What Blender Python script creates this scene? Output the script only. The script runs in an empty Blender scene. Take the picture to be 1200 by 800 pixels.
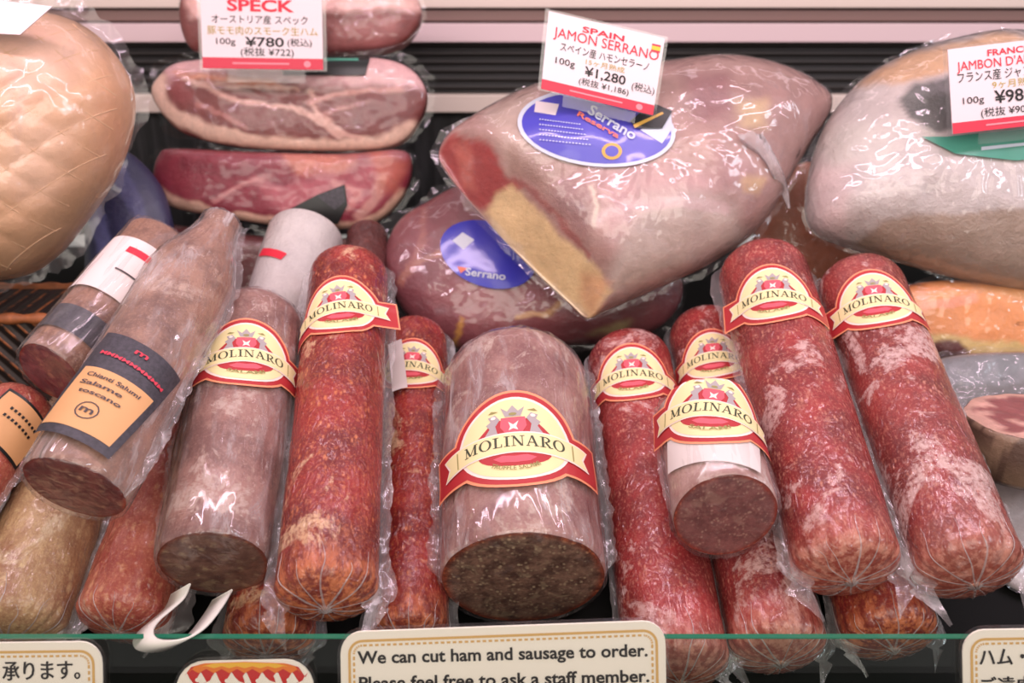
import bpy, bmesh, math, random
import numpy as np
from mathutils import Vector, Matrix, noise
from mathutils.geometry import delaunay_2d_cdt
PI = math.pi
S = bpy.context.scene
COL = S.collection

# ------------------------------------------------------------------ camera, world, lights, exposure
FPX = 1230.0
PITCH = math.radians(20)
CAM = Vector((0, 0, 1.35))
FW = Vector((0, math.cos(PITCH), -math.sin(PITCH)))
UP = Vector((0, math.sin(PITCH), math.cos(PITCH)))
cd = bpy.data.cameras.new('camera')
cam = bpy.data.objects.new('camera', cd); COL.objects.link(cam)
cam.location = CAM; cam.rotation_euler = (PI/2 - PITCH, 0, 0)
cd.sensor_fit = 'HORIZONTAL'; cd.sensor_width = 36; cd.lens = FPX*36/1200
cd.clip_start = 0.02
cd.dof.use_dof = True; cd.dof.focus_distance = 0.93; cd.dof.aperture_fstop = 4.8
S.camera = cam
S.view_settings.view_transform = 'Standard'; S.view_settings.look = 'None'
S.view_settings.exposure = 0.1; S.view_settings.gamma = 1.0; S.view_settings.use_curve_mapping = False

w = bpy.data.worlds.new('world'); S.world = w; w.use_nodes = True
bg = w.node_tree.nodes['Background']; bg.inputs[0].default_value = (1.0, 0.93, 0.88, 1); bg.inputs[1].default_value = 0.30

def area(name, loc, target, sx, sy, power, color):
    l = bpy.data.lights.new(name, 'AREA'); l.shape = 'RECTANGLE'; l.size = sx; l.size_y = sy
    l.energy = power; l.color = color
    o = bpy.data.objects.new(name, l); COL.objects.link(o); o.location = loc
    d = Vector(target) - Vector(loc)
    o.rotation_euler = d.to_track_quat('-Z', 'Y').to_euler()
    return o
area('case_strip_light', (0, 0.80, 1.62), (0, 0.98, 0.9), 1.9, 0.03, 6.6, (1.0, 0.74, 0.88))
area('rear_strip_light', (0, 1.36, 1.66), (0, 1.55, 1.15), 1.9, 0.05, 1.2, (1.0, 0.82, 0.9))
area('shop_ceiling_light', (0.3, -0.6, 2.7), (0, 0.9, 0.9), 1.6, 0.8, 9.0, (1.0, 0.88, 0.76))
area('shop_front_fill', (-0.3, -1.2, 2.05), (0, 0.9, 0.9), 2.6, 1.0, 31.0, (1.0, 0.9, 0.8))  # added broad fill for the cut ends, standing in for the lit shop interior
area('shop_window_light', (1.9, 0.0, 2.0), (0.25, 1.2, 1.1), 0.4, 0.5, 9.0, (0.78, 0.88, 1.0))

# ------------------------------------------------------------------ helpers
def ray(px, py):
    return FW + Vector((1, 0, 0))*((px-600)/FPX) + UP*((400-py)/FPX)
def at(px, py, d): return CAM + ray(px, py)*d
def on_plane(px, py, p0, n):
    r = ray(px, py); return CAM + r*((p0-CAM).dot(n)/r.dot(n))
SL = math.radians(27)
RAMP0 = Vector((0, 0.75, 0.72)); RN = Vector((0, -math.sin(SL), math.cos(SL)))
DECK_Z = 0.90; BACK_Y = 1.66
def on_ramp(px, py, h): return on_plane(px, py, RAMP0 + RN*h, RN)
def depth(p): return (p-CAM).dot(FW)
def lin(c):
    return tuple(((x/255)/12.92 if x/255 <= .04045 else ((x/255+.055)/1.055)**2.4) for x in c)
def sm(a, b, x):
    t = np.clip((x-a)/(b-a), 0, 1); return t*t*(3-2*t)
def N3(x, y, z): return noise.noise(Vector((x, y, z)))

class MB:
    def __init__(s): s.v = []; s.f = []; s.m = []; s.c = None
    def add(s, vs, fs, mi=0):
        o = len(s.v); s.v += [tuple(p) for p in vs]
        for f in fs: s.f.append(tuple(i+o for i in f)); s.m.append(mi)
    def box(s, x0, x1, y0, y1, z0, z1, mi=0):
        s.add([(x, y, z) for z in (z0, z1) for y in (y0, y1) for x in (x0, x1)],
              [(0,2,3,1), (4,5,7,6), (0,1,5,4), (2,6,7,3), (0,4,6,2), (1,3,7,5)], mi)
    def build(s, name, mats, parent=None, smooth=True, cols=None, bevel=0):
        me = bpy.data.meshes.new(name); me.from_pydata(s.v, [], s.f); me.update()
        mats = mats if isinstance(mats, (list, tuple)) else [mats]
        for m in mats: me.materials.append(m)
        me.polygons.foreach_set('material_index', s.m)
        me.polygons.foreach_set('use_smooth', [smooth]*len(me.polygons))
        if cols is not None:
            a = me.color_attributes.new('Col', 'FLOAT_COLOR', 'POINT')
            arr = np.ones((len(s.v), 4), np.float32); arr[:, :3] = cols
            a.data.foreach_set('color', arr.ravel())
        o = bpy.data.objects.new(name, me); COL.objects.link(o)
        if parent: o.parent = parent
        if bevel:
            b = o.modifiers.new('b', 'BEVEL'); b.width = bevel; b.segments = 2
        return o

def thing(name, label, cat, mat=None, group=None):
    o = bpy.data.objects.new(name, None); COL.objects.link(o); o.empty_display_size = .02
    if mat is not None: o.matrix_world = mat
    o['label'] = label; o['category'] = cat
    if group: o['group'] = group
    return o
def tag(o, label, cat, group=None):
    o['label'] = label; o['category'] = cat
    if group: o['group'] = group
    return o
def struct(o): o['kind'] = 'structure'; return o

# ------------------------------------------------------------------ node material helpers
class NT:
    def __init__(s, name):
        s.mat = bpy.data.materials.new(name); s.mat.use_nodes = True
        s.t = s.mat.node_tree; s.t.nodes.clear()
        s.out = s.t.nodes.new('ShaderNodeOutputMaterial')
    def n(s, typ, **kw):
        nd = s.t.nodes.new('ShaderNode'+typ)
        for k, v in kw.items():
            if hasattr(nd, k) and k not in nd.inputs: setattr(nd, k, v)
            else: s.set(nd, k.replace('_', ' ') if k not in nd.inputs else k, v)
        return nd
    def set(s, nd, k, v):
        i = nd.inputs[k]
        if isinstance(v, bpy.types.NodeSocket): s.t.links.new(v, i)
        else: i.default_value = v
    def coords(s, scale=(1, 1, 1), rnd=True):
        tc = s.n('TexCoord'); mp = s.n('Mapping'); s.set(mp, 'Vector', tc.outputs['Object']); s.set(mp, 'Scale', scale)
        if rnd:
            oi = s.n('ObjectInfo'); m = s.n('Math', operation='MULTIPLY'); s.set(m, 0, oi.outputs['Random']); m.inputs[1].default_value = 9.0
            cx = s.n('CombineXYZ'); s.set(cx, 0, m.outputs[0]); s.set(cx, 2, m.outputs[0]); s.set(mp, 'Location', cx.outputs[0])
        return mp.outputs[0]
    def noise(s, vec, scale, detail=4, rough=.55, dist=0, typ=None):
        nd = s.n('TexNoise'); s.set(nd, 'Vector', vec); nd.inputs['Scale'].default_value = scale
        nd.inputs['Detail'].default_value = detail; nd.inputs['Roughness'].default_value = rough; nd.inputs['Distortion'].default_value = dist
        if typ: nd.noise_type = typ
        return nd.outputs[0]
    def ramp(s, fac, pts):
        r = s.n('ValToRGB'); s.set(r, 0, fac); e = r.color_ramp.elements
        while len(e) < len(pts): e.new(0.5)
        for el, (p, c) in zip(e, pts):
            el.position = p; el.color = (*c, 1) if len(c) == 3 else c
        return r.outputs[0]
    def bw(s, fac, a, b):
        m = s.n('MapRange'); m.interpolation_type = 'SMOOTHSTEP'; lo, hi = min(a, b), max(a, b)
        s.set(m, 0, fac); m.inputs[1].default_value = lo; m.inputs[2].default_value = hi
        m.inputs[3].default_value = 0 if a < b else 1; m.inputs[4].default_value = 1 if a < b else 0
        return m.outputs[0]
    def mix(s, fac, a, b):
        m = s.n('Mix', data_type='RGBA')
        for sock, v in ((m.inputs[0], fac), (m.inputs[6], a), (m.inputs[7], b)):
            if isinstance(v, bpy.types.NodeSocket): s.t.links.new(v, sock)
            elif isinstance(v, (int, float)): sock.default_value = v
            else: sock.default_value = (*v, 1)
        return m.outputs[2]
    def math(s, op, a, b=0.0):
        m = s.n('Math', operation=op)
        for i, v in ((0, a), (1, b)):
            if isinstance(v, bpy.types.NodeSocket): s.t.links.new(v, m.inputs[i])
            else: m.inputs[i].default_value = v
        return m.outputs[0]
    def bump(s, h, strength, dist, normal=None):
        b = s.n('Bump'); s.set(b, 'Height', h); b.inputs['Strength'].default_value = strength; b.inputs['Distance'].default_value = dist
        if normal is not None: s.set(b, 'Normal', normal)
        return b.outputs[0]
    def pbr(s, color, rough=.5, normal=None, coat=0, coat_rough=.1, coat_normal=None, metal=0, spec=.5, sss=0):
        p = s.n('BsdfPrincipled')
        if isinstance(color, bpy.types.NodeSocket): s.t.links.new(color, p.inputs['Base Color'])
        else: p.inputs['Base Color'].default_value = (*color, 1)
        if isinstance(rough, bpy.types.NodeSocket): s.t.links.new(rough, p.inputs['Roughness'])
        else: p.inputs['Roughness'].default_value = rough
        if normal is not None: s.set(p, 'Normal', normal)
        if isinstance(coat, bpy.types.NodeSocket): s.t.links.new(coat, p.inputs['Coat Weight'])
        else: p.inputs['Coat Weight'].default_value = coat
        p.inputs['Coat Roughness'].default_value = coat_rough
        if coat_normal is not None: s.set(p, 'Coat Normal', coat_normal)
        p.inputs['Metallic'].default_value = metal
        p.inputs['Specular IOR Level'].default_value = spec
        return p.outputs[0]
    def done(s, sh): s.t.links.new(sh, s.out.inputs[0]); return s.mat

def plain(name, c, rough=.5, metal=0, bump=0, bscale=200, var=0, spec=.5, coat=0):
    m = NT(name); col = lin(c); nrm = None
    if bump or var:
        v = m.coords(rnd=False); nz = m.noise(v, bscale, 5)
        if bump: nrm = m.bump(nz, bump, .002)
        if var: col = m.mix(m.bw(nz, .3, .7), tuple(x*(1-var) for x in col), tuple(min(1, x*(1+var)) for x in col))
    return m.done(m.pbr(col, rough, nrm, metal=metal, spec=spec, coat=coat))

def salami_mat(name, base, dark, fleck, mould, fa=.5, ma=.5, mscale=13, fscale=170, coat=.9, wr=1.0, stretch=.55, mdense=.85, tip=None):
    """cured casing: mottled meat, fat flecks, pale mould patches, seen through a clinging glossy film"""
    m = NT(name); v = m.coords(); vs = m.coords((1, 1, stretch))
    c = m.mix(m.bw(m.noise(v, 22, 6, .65), .32, .68), lin(dark), lin(base))
    vo = m.n('TexVoronoi'); m.set(vo, 'Vector', vs); vo.inputs['Scale'].default_value = fscale; vo.inputs['Randomness'].default_value = 1
    fl = m.math('MULTIPLY', m.bw(vo.outputs['Distance'], .42, .12), m.bw(m.noise(v, 45, 5, .7), .62-.3*fa, .78-.3*fa))
    c = m.mix(m.math('MULTIPLY', fl, .75), c, lin(fleck))
    f2 = m.bw(m.noise(vs, 95, 4, .7), .56, .72)
    c = m.mix(m.math('MULTIPLY', f2, .45*fa+.12), c, lin(fleck))
    g1 = m.noise(v, 420, 3, .7)
    c = m.mix(m.math('MULTIPLY', m.bw(g1, .52, .66), .38), c, lin(fleck)); c = m.mix(m.math('MULTIPLY', m.bw(g1, .46, .34), .4), c, lin(dark))
    md = m.bw(m.noise(v, mscale, 8, .68, .6), .66-.2*ma, .72-.2*ma)
    md2 = m.bw(m.noise(v, 160, 4, .7), .3, .6)
    mdf = m.math('MULTIPLY', m.math('MULTIPLY', md, md2), mdense)
    c = m.mix(mdf, c, lin(mould))
    if tip:  # towards the tied end the filling shows browner through the gathered casing
        tc = m.n('TexCoord'); sx = m.n('SeparateXYZ'); m.set(sx, 0, tc.outputs['Object'])
        tz = m.math('ADD', sx.outputs[2], m.math('MULTIPLY', m.math('SUBTRACT', m.noise(v, 40, 4, .6), .5), .05))
        c = m.mix(m.math('MULTIPLY', m.bw(tz, .055, .005), .75), c, m.mix(m.bw(m.noise(vs, 110, 4, .7), .42, .6), lin(tip), lin(fleck)))
    h = m.noise(vs, 120, 5, .6)
    n1 = m.bump(h, .45*wr, .0025)
    wk = m.noise(m.coords((1, 1, .6)), 85, 5, .6, 1.6, 'RIDGED_MULTIFRACTAL')
    n2 = m.bump(wk, .9*wr, .0042, n1)
    rg = m.math('ADD', m.math('MULTIPLY', mdf, .2), .48)
    return m.done(m.pbr(c, rg, n1, coat=coat, coat_rough=.09, coat_normal=n2, spec=.3))

def film_mat(name, milk=.12, peak=.6, scale=26, tint=(235, 225, 228), rough=.16, wr=1.0, stretch=.4, thr=(.48, .75), fres=1.0):
    """vacuum film: clear where it clings, milky where it is creased, glossy all over"""
    m = NT(name); v = m.coords((1, 1, stretch))
    wk = m.noise(v, scale*1.6, 6, .6, 1.2, 'RIDGED_MULTIFRACTAL'); nz = m.noise(v, scale, 6, .65, .8)
    nrm = m.bump(wk, .7*wr, .003)
    fac = m.math('ADD', m.math('MULTIPLY', m.bw(nz, *thr), peak), milk)
    df = m.n('BsdfDiffuse'); df.inputs[0].default_value = (*lin(tint), 1); m.set(df, 'Normal', nrm)
    tl = m.n('BsdfTranslucent'); tl.inputs[0].default_value = (*lin(tint), 1)
    mm = m.n('MixShader'); mm.inputs[0].default_value = .4; m.set(mm, 1, df.outputs[0]); m.set(mm, 2, tl.outputs[0])
    tr = m.n('BsdfTransparent')
    m1 = m.n('MixShader'); m.set(m1, 0, fac); m.set(m1, 1, tr.outputs[0]); m.set(m1, 2, mm.outputs[0])
    gl = m.n('BsdfGlossy'); gl.inputs['Roughness'].default_value = rough; m.set(gl, 'Normal', nrm)
    lw = m.n('LayerWeight'); m.set(lw, 'Normal', nrm); fr = m.math('ADD', m.math('MULTIPLY', m.math('POWER', lw.outputs['Facing'], 4.0), .7), .045)
    m2 = m.n('MixShader'); m.set(m2, 0, m.math('MULTIPLY', fr, fres)); m.set(m2, 1, m1.outputs[0]); m.set(m2, 2, gl.outputs[0])
    return m.done(m2.outputs[0])

def ham_mat(name, coat=.6, wr=1.0, var=.2, scale=38, wscale=34, rough=.46):
    """skin, fat and meat zones come from the painted attribute; grain and film gloss from noise"""
    m = NT(name); v = m.coords()
    a = m.n('VertexColor'); a.layer_name = 'Col'
    nz = m.noise(v, scale, 7, .7)
    c1 = m.n('HueSaturation'); m.set(c1, 'Color', a.outputs[0])
    m.set(c1, 'Value', m.math('ADD', m.math('MULTIPLY', m.math('SUBTRACT', nz, .5), var*4), 1.0))
    n1 = m.bump(nz, .6*wr, .005)
    wk = m.noise(v, wscale, 5, .55, 1.2, 'RIDGED_MULTIFRACTAL')
    n2 = m.bump(wk, .9*wr, .004, n1)
    return m.done(m.pbr(c1.outputs[0], rough, n1, coat=coat, coat_rough=.12, coat_normal=n2))

def cut_mat(name, base, dark, fleck, scale=230, fa=.5, coat=.25):
    m = NT(name); v = m.coords()
    a = m.n('VertexColor'); a.layer_name = 'Col'
    c = m.mix(m.bw(m.noise(v, 70, 6, .7), .35, .68), lin(dark), lin(base))
    vo = m.n('TexVoronoi'); m.set(vo, 'Vector', m.coords((1, .8, 1))); vo.inputs['Scale'].default_value = scale
    f = m.math('MULTIPLY', m.bw(vo.outputs['Distance'], .5, .15), m.bw(m.noise(v, 120, 5, .7), .55-.25*fa, .75-.25*fa))
    c = m.mix(f, c, lin(fleck))
    c = m.mix(m.math('MULTIPLY', m.bw(m.noise(v, 33, 3, .6, 1.2), .55, .68), .45), c, lin(fleck))
    mx = m.n('Mix', data_type='RGBA', blend_type='MULTIPLY'); mx.inputs[0].default_value = 1
    m.set(mx, 6, c); m.set(mx, 7, a.outputs[0])
    n1 = m.bump(m.noise(v, 240, 5, .7), .5, .002)
    return m.done(m.pbr(mx.outputs[2], .45, n1, coat=coat, coat_rough=.2))

# materials ---------------------------------------------------------
M = {}
M['black_deck'] = plain('black deck', (15, 15, 14), .6, bump=.1, spec=.15)
M['dark_metal'] = plain('dark brushed metal', (46, 42, 40), .45, .6)
M['rail_cream'] = plain('cream rail', (226, 206, 196), .45)
M['rail_pink'] = plain('pale rail', (224, 196, 200), .4)
M['rail_brown'] = plain('brown rail', (128, 100, 94), .45)
M['paper'] = plain('card paper', (224, 208, 212), .5, coat=.25)
M['sign_paper'] = plain('sign paper', (252, 243, 228), .5, bump=.05, bscale=500)
M['white_paper'] = plain('white paper', (222, 208, 206), .6)
M['sign_orange'] = plain('sign orange line', (222, 176, 104), .6)
M['ink'] = plain('black ink', (28, 24, 24), .6)
M['ink_soft'] = plain('soft ink', (74, 62, 66), .6)
M['red_ink'] = plain('red ink', (222, 40, 62), .6)
M['band_red'] = plain('red band', (206, 52, 74), .5)
M['band_pale'] = plain('pale band lettering', (232, 140, 150), .6)
M['ochre'] = plain('ochre ink', (178, 156, 78), .6)
M['lab_orange'] = plain('label orange rim', (240, 150, 112), .5, coat=.3)
M['lab_red'] = plain('label red', (178, 44, 50), .5, coat=.3)
M['lab_white'] = plain('label white', (244, 222, 214), .5, coat=.3)
M['lab_cream'] = plain('label cream', (236, 220, 166), .5, coat=.3)
M['lab_green'] = plain('label dark green', (62, 68, 48), .5)
M['lab_olive'] = plain('label olive', (150, 140, 84), .5)
M['lab_grey'] = plain('label silver', (170, 158, 160), .5)
M['lab_pink'] = plain('label rose', (220, 90, 104), .5)
M['blue'] = plain('blue label', (44, 44, 176), .35, coat=.5)
M['blue_dk'] = plain('violet blue label', (72, 66, 178), .35, coat=.5)
M['silver'] = plain('silver label', (196, 200, 214), .3)
M['gold'] = plain('gold label', (206, 160, 70), .4)
M['coral'] = plain('coral lettering', (232, 120, 90), .5)
M['black_label'] = plain('black label', (30, 32, 32), .4)
M['teal'] = plain('teal label', (70, 140, 120), .35)
M['slate_label'] = plain('slate label', (58, 54, 62), .5, var=.3, bscale=300)
M['tan_label'] = plain('tan label', (214, 160, 110), .6)
M['strap'] = plain('white strap plastic', (230, 224, 216), .35)
M['yellow'] = plain('flame yellow', (246, 190, 60), .5)
M['flame_orange'] = plain('flame orange', (238, 128, 40), .5)
M['flame_red'] = plain('flame red', (206, 38, 36), .5)
M['cord'] = plain('netting cord', (206, 166, 130), .7)
M['knot'] = plain('casing knot', (170, 110, 90), .4, coat=.5)

M['red'] = salami_mat('red salami', (158, 54, 54), (112, 38, 40), (202, 136, 116), (208, 168, 164), .55, .58, 17, 240, tip=(150, 70, 56))
M['red_smooth'] = salami_mat('smooth red salami', (160, 52, 52), (118, 38, 40), (202, 134, 116), (206, 164, 160), .55, .4, 17, 240, tip=(150, 74, 60))
M['red_mouldy'] = salami_mat('red mould salami', (152, 60, 58), (106, 42, 42), (198, 132, 114), (208, 174, 170), .55, .72, 15, 240, tip=(150, 78, 64))
M['spicy'] = salami_mat('spicy salami', (152, 46, 44), (104, 28, 28), (206, 122, 80), (212, 172, 138), .6, .5, 14, 190, wr=1.7, tip=(122, 54, 42))
M['pink_long'] = salami_mat('long pink sausage', (186, 104, 86), (150, 62, 56), (216, 158, 122), (214, 176, 156), .7, .3, 12, 120, wr=1.4)
M['beige'] = salami_mat('beige sausage', (190, 156, 116), (150, 108, 84), (212, 184, 140), (204, 180, 150), .6, .4, 12, 100, wr=1.3)
M['grey_pink'] = salami_mat('grey pink casing', (166, 118, 108), (112, 68, 62), (176, 140, 126), (196, 170, 160), .5, .66, 22, 140, coat=.3)
M['truffle'] = salami_mat('truffle casing', (172, 126, 116), (120, 66, 64), (170, 140, 124), (196, 172, 160), .5, .68, 20, 160, coat=.3)
M['white_pink'] = salami_mat('pale casing', (186, 148, 142), (150, 106, 100), (196, 164, 150), (204, 184, 178), .5, .6, 11, 160, coat=.3)
M['brown_casing'] = salami_mat('brown casing', (166, 122, 102), (106, 68, 56), (176, 134, 108), (186, 158, 144), .4, .5, 9, 120, coat=.4)
M['maroon'] = salami_mat('maroon casing', (92, 44, 42), (66, 30, 30), (120, 70, 60), (130, 90, 84), .3, .2, 12)
M['paper_wrap'] = salami_mat('white wrapper', (204, 194, 190), (186, 176, 174), (210, 202, 198), (214, 206, 202), .1, .3, 9, wr=.8)
M['cut_truffle'] = cut_mat('truffle salami cut', (156, 118, 100), (92, 62, 54), (192, 166, 136))
M['cut_grey'] = cut_mat('greyish cut', (128, 90, 76), (92, 58, 50), (164, 138, 108), 90)
M['cut_pink'] = cut_mat('pink brown cut', (146, 88, 86), (112, 62, 62), (172, 128, 116), 300)
M['cut_red'] = cut_mat('red brown cut', (134, 66, 62), (98, 42, 44), (168, 116, 96), 90)
M['cut_dark'] = cut_mat('dark red cut', (128, 56, 64), (92, 36, 46), (164, 106, 88), 60)
M['film_fin'] = film_mat('film seam', .17, .5, 40, wr=1.2)
M['film_crease'] = film_mat('film crease', .4, .4, 60)
M['film_milky'] = film_mat('milky film', .1, .6, 34, stretch=.28, wr=1.6, rough=.1)
M['film_face'] = film_mat('film over a cut', .015, .12, 40, stretch=1, thr=(.56, .8))
M['film_clear'] = film_mat('clear film', .05, .3, 22, wr=1.0, thr=(.52, .8))
M['film_ham'] = film_mat('ham film', .02, .34, 22, stretch=1, thr=(.54, .82), rough=.1, wr=1.6)
M['ham'] = ham_mat('ham surface')
M['ham_white'] = ham_mat('whitish wrapped surface', .9, 1.7, .2, 30, 22)
M['speck'] = ham_mat('speck meat', .3, .7, .22, 70)
M['film_speck'] = film_mat('speck film', .0, .2, 18, stretch=1, thr=(.56, .85), rough=.12, fres=.7)
M['ham_net'] = ham_mat('netted ham surface', .35, .8, .1)

def glass_mat():
    m = NT('riser glass'); tr = m.n('BsdfTransparent'); tr.inputs[0].default_value = (.90, .95, .92, 1)
    gl = m.n('BsdfGlossy'); gl.inputs['Roughness'].default_value = .02
    lw = m.n('LayerWeight'); fr = m.math('ADD', m.math('MULTIPLY', m.math('POWER', lw.outputs['Facing'], 4.0), .7), .045)
    mx = m.n('MixShader'); m.set(mx, 0, fr); m.set(mx, 1, tr.outputs[0]); m.set(mx, 2, gl.outputs[0])
    return m.done(mx.outputs[0])
M['glass'] = glass_mat()
M['glass_edge'] = plain('glass edge', (40, 118, 92), .15, coat=.5)
M['acrylic'] = film_mat('clear acrylic', .04, 0.0, 10, rough=.05, wr=0.02)

def louvre_mat():
    m = NT('dark louvre wall'); tc = m.n('TexCoord'); sx = m.n('SeparateXYZ'); m.set(sx, 0, tc.outputs['Object'])
    wv = m.math('SINE', m.math('MULTIPLY', sx.outputs[2], 2*PI/.0125))
    c = m.ramp(m.math('ADD', m.math('MULTIPLY', wv, .5), .5), [(.45, lin((14, 13, 13))), (.95, lin((50, 46, 45)))])
    return m.done(m.pbr(c, .5, m.bump(wv, .6, .004)))
M['louvre'] = louvre_mat()
def mesh_mat():
    m = NT('dark ribbed panel'); tc = m.n('TexCoord'); sx = m.n('SeparateXYZ'); m.set(sx, 0, tc.outputs['Object'])
    v = m.coords((1, 1, .04), rnd=False); nz = m.noise(v, 130, 3, .6)
    c = m.ramp(nz, [(.48, lin((20, 20, 21))), (.8, lin((58, 56, 58)))])
    return m.done(m.pbr(c, .5, m.bump(nz, .5, .003)))
M['ribbed'] = mesh_mat()
def wicker_mat():
    m = NT('dark wicker'); v = m.coords((1, 1, 1), rnd=False)
    tc = m.n('TexCoord'); sx = m.n('SeparateXYZ'); m.set(sx, 0, tc.outputs['Object'])
    dg = m.math('SINE', m.math('MULTIPLY', m.math('ADD', sx.outputs[0], m.math('MULTIPLY', sx.outputs[2], .9)), 2*PI/.018))
    nz = m.noise(v, 60, 4, .6)
    f = m.math('MULTIPLY', m.bw(dg, .6, .95), m.bw(nz, .4, .6))
    c = m.mix(f, lin((38, 24, 20)), lin((150, 84, 44)))
    return m.done(m.pbr(c, .6, m.bump(dg, .6, .004)))
M['wicker'] = wicker_mat()
M['wicker_rim'] = plain('wicker rim', (150, 86, 48), .6, var=.3, bscale=80)

# ------------------------------------------------------------------ 2D patches, lettering
def patch(poly, step):
    """triangulate a 2D polygon with edges split and inner points no farther apart than step"""
    pts = []
    for i in range(len(poly)):
        a = Vector(poly[i]); b = Vector(poly[(i+1) % len(poly)]); k = max(1, int(math.ceil((b-a).length/step)))
        for j in range(k): pts.append(a.lerp(b, j/k))
    nb = len(pts)
    P = np.array(poly); x0, y0 = P.min(0); x1, y1 = P.max(0)
    g = []
    ny = int((y1-y0)/step); nx = int((x1-x0)/step)
    for j in range(1, ny+1):
        for i in range(1, nx+1):
            g.append((x0+(i-.5+.25*(j % 2))*step, y0+(j-.5)*step))
    if g:
        g = np.array(g); sd = sdist(g[:, 0], g[:, 1], P)
        g = g[sd > step*.35]
        pts += [Vector(q) for q in g.tolist()]
    r = delaunay_2d_cdt(pts, [], [list(range(nb))], 1, 1e-7)
    return [tuple(v) for v in r[0]], [tuple(f) for f in r[2]]

def sdist(x, y, P):
    """signed distance to a polygon, positive inside"""
    P = np.asarray(P, float); n = len(P); d = np.full(np.shape(x), 1e9); ins = np.zeros(np.shape(x), bool)
    for i in range(n):
        ax, ay = P[i]; bx, by = P[(i+1) % n]; ex, ey = bx-ax, by-ay
        t = np.clip(((x-ax)*ex+(y-ay)*ey)/max(ex*ex+ey*ey, 1e-12), 0, 1)
        d = np.minimum(d, np.hypot(x-ax-t*ex, y-ay-t*ey))
        c = ((ay > y) != (by > y)); xi = ax+(y-ay)*ex/(ey if abs(ey) > 1e-12 else 1e-12)
        ins ^= c & (x < xi)
    return np.where(ins, d, -d)
def pdist(x, y, L):
    d = np.full(np.shape(x), 1e9)
    for (ax, ay), (bx, by) in zip(L[:-1], L[1:]):
        ex, ey = bx-ax, by-ay; t = np.clip(((x-ax)*ex+(y-ay)*ey)/max(ex*ex+ey*ey, 1e-12), 0, 1)
        d = np.minimum(d, np.hypot(x-ax-t*ex, y-ay-t*ey))
    return d

_txt = {}
def text2d(s, bold=0.0):
    """lettering as flat triangles, x from 0 to 1 of its own width; returns verts, faces, aspect (w/h), y range in units of the width"""
    k = (s, bold)
    if k not in _txt:
        cu = bpy.data.curves.new('t', 'FONT'); cu.body = s; cu.size = 1; cu.resolution_u = 3; cu.offset = bold
        cu.fill_mode = 'FRONT' if cu.dimensions == '3D' else cu.fill_mode
        o = bpy.data.objects.new('t', cu); COL.objects.link(o)
        dg = bpy.context.evaluated_depsgraph_get(); dg.update(); me = o.evaluated_get(dg).to_mesh()
        v = [(q.co.x, q.co.y) for q in me.vertices]; f = [tuple(p.vertices) for p in me.polygons]
        o.evaluated_get(dg).to_mesh_clear(); bpy.data.objects.remove(o); bpy.data.curves.remove(cu)
        _txt[k] = (v, f)
    return _txt[k]
def put_text(mb, s, fn, p0, p1, hgt, mi, bold=0.02, shear=0):
    """fit a line of lettering between two points of a flat layout: baseline p0 to p1, capital height hgt"""
    v, f = text2d(s, bold)
    if not v: return
    a = np.array(v); x0, x1 = a[:, 0].min(), a[:, 0].max()
    p0 = Vector(p0); p1 = Vector(p1); ex = (p1-p0); ey = Vector((-ex.y, ex.x)).normalized()*hgt
    out = []
    for x, y in v:
        u = (x-x0)/(x1-x0); q = p0 + ex*u + ey*(y/.73) + ex.normalized()*(shear*y/.73*hgt)
        out.append(fn(q.x, q.y))
    mb.add(out, f, mi)

def ell(cx, cy, rx, ry, n=28, a0=0, a1=2*PI, rot=0):
    c, s_ = math.cos(rot), math.sin(rot); o = []
    for i in range(n):
        a = a0+(a1-a0)*i/(n if abs(a1-a0-2*PI) < 1e-6 else n-1); x, y = rx*math.cos(a), ry*math.sin(a)
        o.append((cx+x*c-y*s_, cy+x*s_+y*c))
    return o
def rrect(x0, y0, x1, y1, r, n=6):
    o = []
    for cx, cy, a in ((x1-r, y1-r, 0), (x0+r, y1-r, PI/2), (x0+r, y0+r, PI), (x1-r, y0+r, 1.5*PI)):
        o += [(cx+r*math.cos(a+PI/2*i/n), cy+r*math.sin(a+PI/2*i/n)) for i in range(n+1)]
    return o
def bar(x0, y0, x1, y1): return [(x0, y0), (x1, y0), (x1, y1), (x0, y1)]
def diag(ax, ay, bx, by, wd): return [(ax-wd/2, ay), (ax+wd/2, ay), (bx+wd/2, by), (bx-wd/2, by)]
GL = {  # a Roman serif alphabet for the sausage labels: width, strokes
 'M': (1.12, [bar(.13,0,.2,1), bar(.82,0,1.0,1), diag(.5,.05,.14,1,.17), diag(.52,.05,.9,1,.08), bar(0,0,.34,.07), bar(.7,0,1.12,.07), bar(0,.93,.2,1), bar(.86,.93,1.12,1)]),
 'L': (.74, [bar(.13,0,.31,1), bar(0,0,.7,.07), bar(.63,0,.7,.3), bar(0,.93,.45,1)]),
 'I': (.46, [bar(.14,0,.32,1), bar(0,0,.46,.07), bar(0,.93,.46,1)]),
 'N': (1.0, [bar(.13,0,.2,1), bar(.79,0,.86,1), diag(.8,0,.16,1,.2), bar(0,0,.34,.07), bar(.65,.93,1,1), bar(0,.93,.2,1)]),
 'A': (.95, [diag(.1,0,.45,1,.08), diag(.8,0,.45,1,.18), bar(.25,.32,.7,.4), bar(0,0,.28,.07), bar(.6,0,.98,.07)]),
 'R': (.9, [bar(.13,0,.31,1), bar(0,0,.45,.07), bar(0,.93,.4,1), diag(.8,0,.42,.5,.19), bar(.66,0,.98,.07)]),
}
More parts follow.
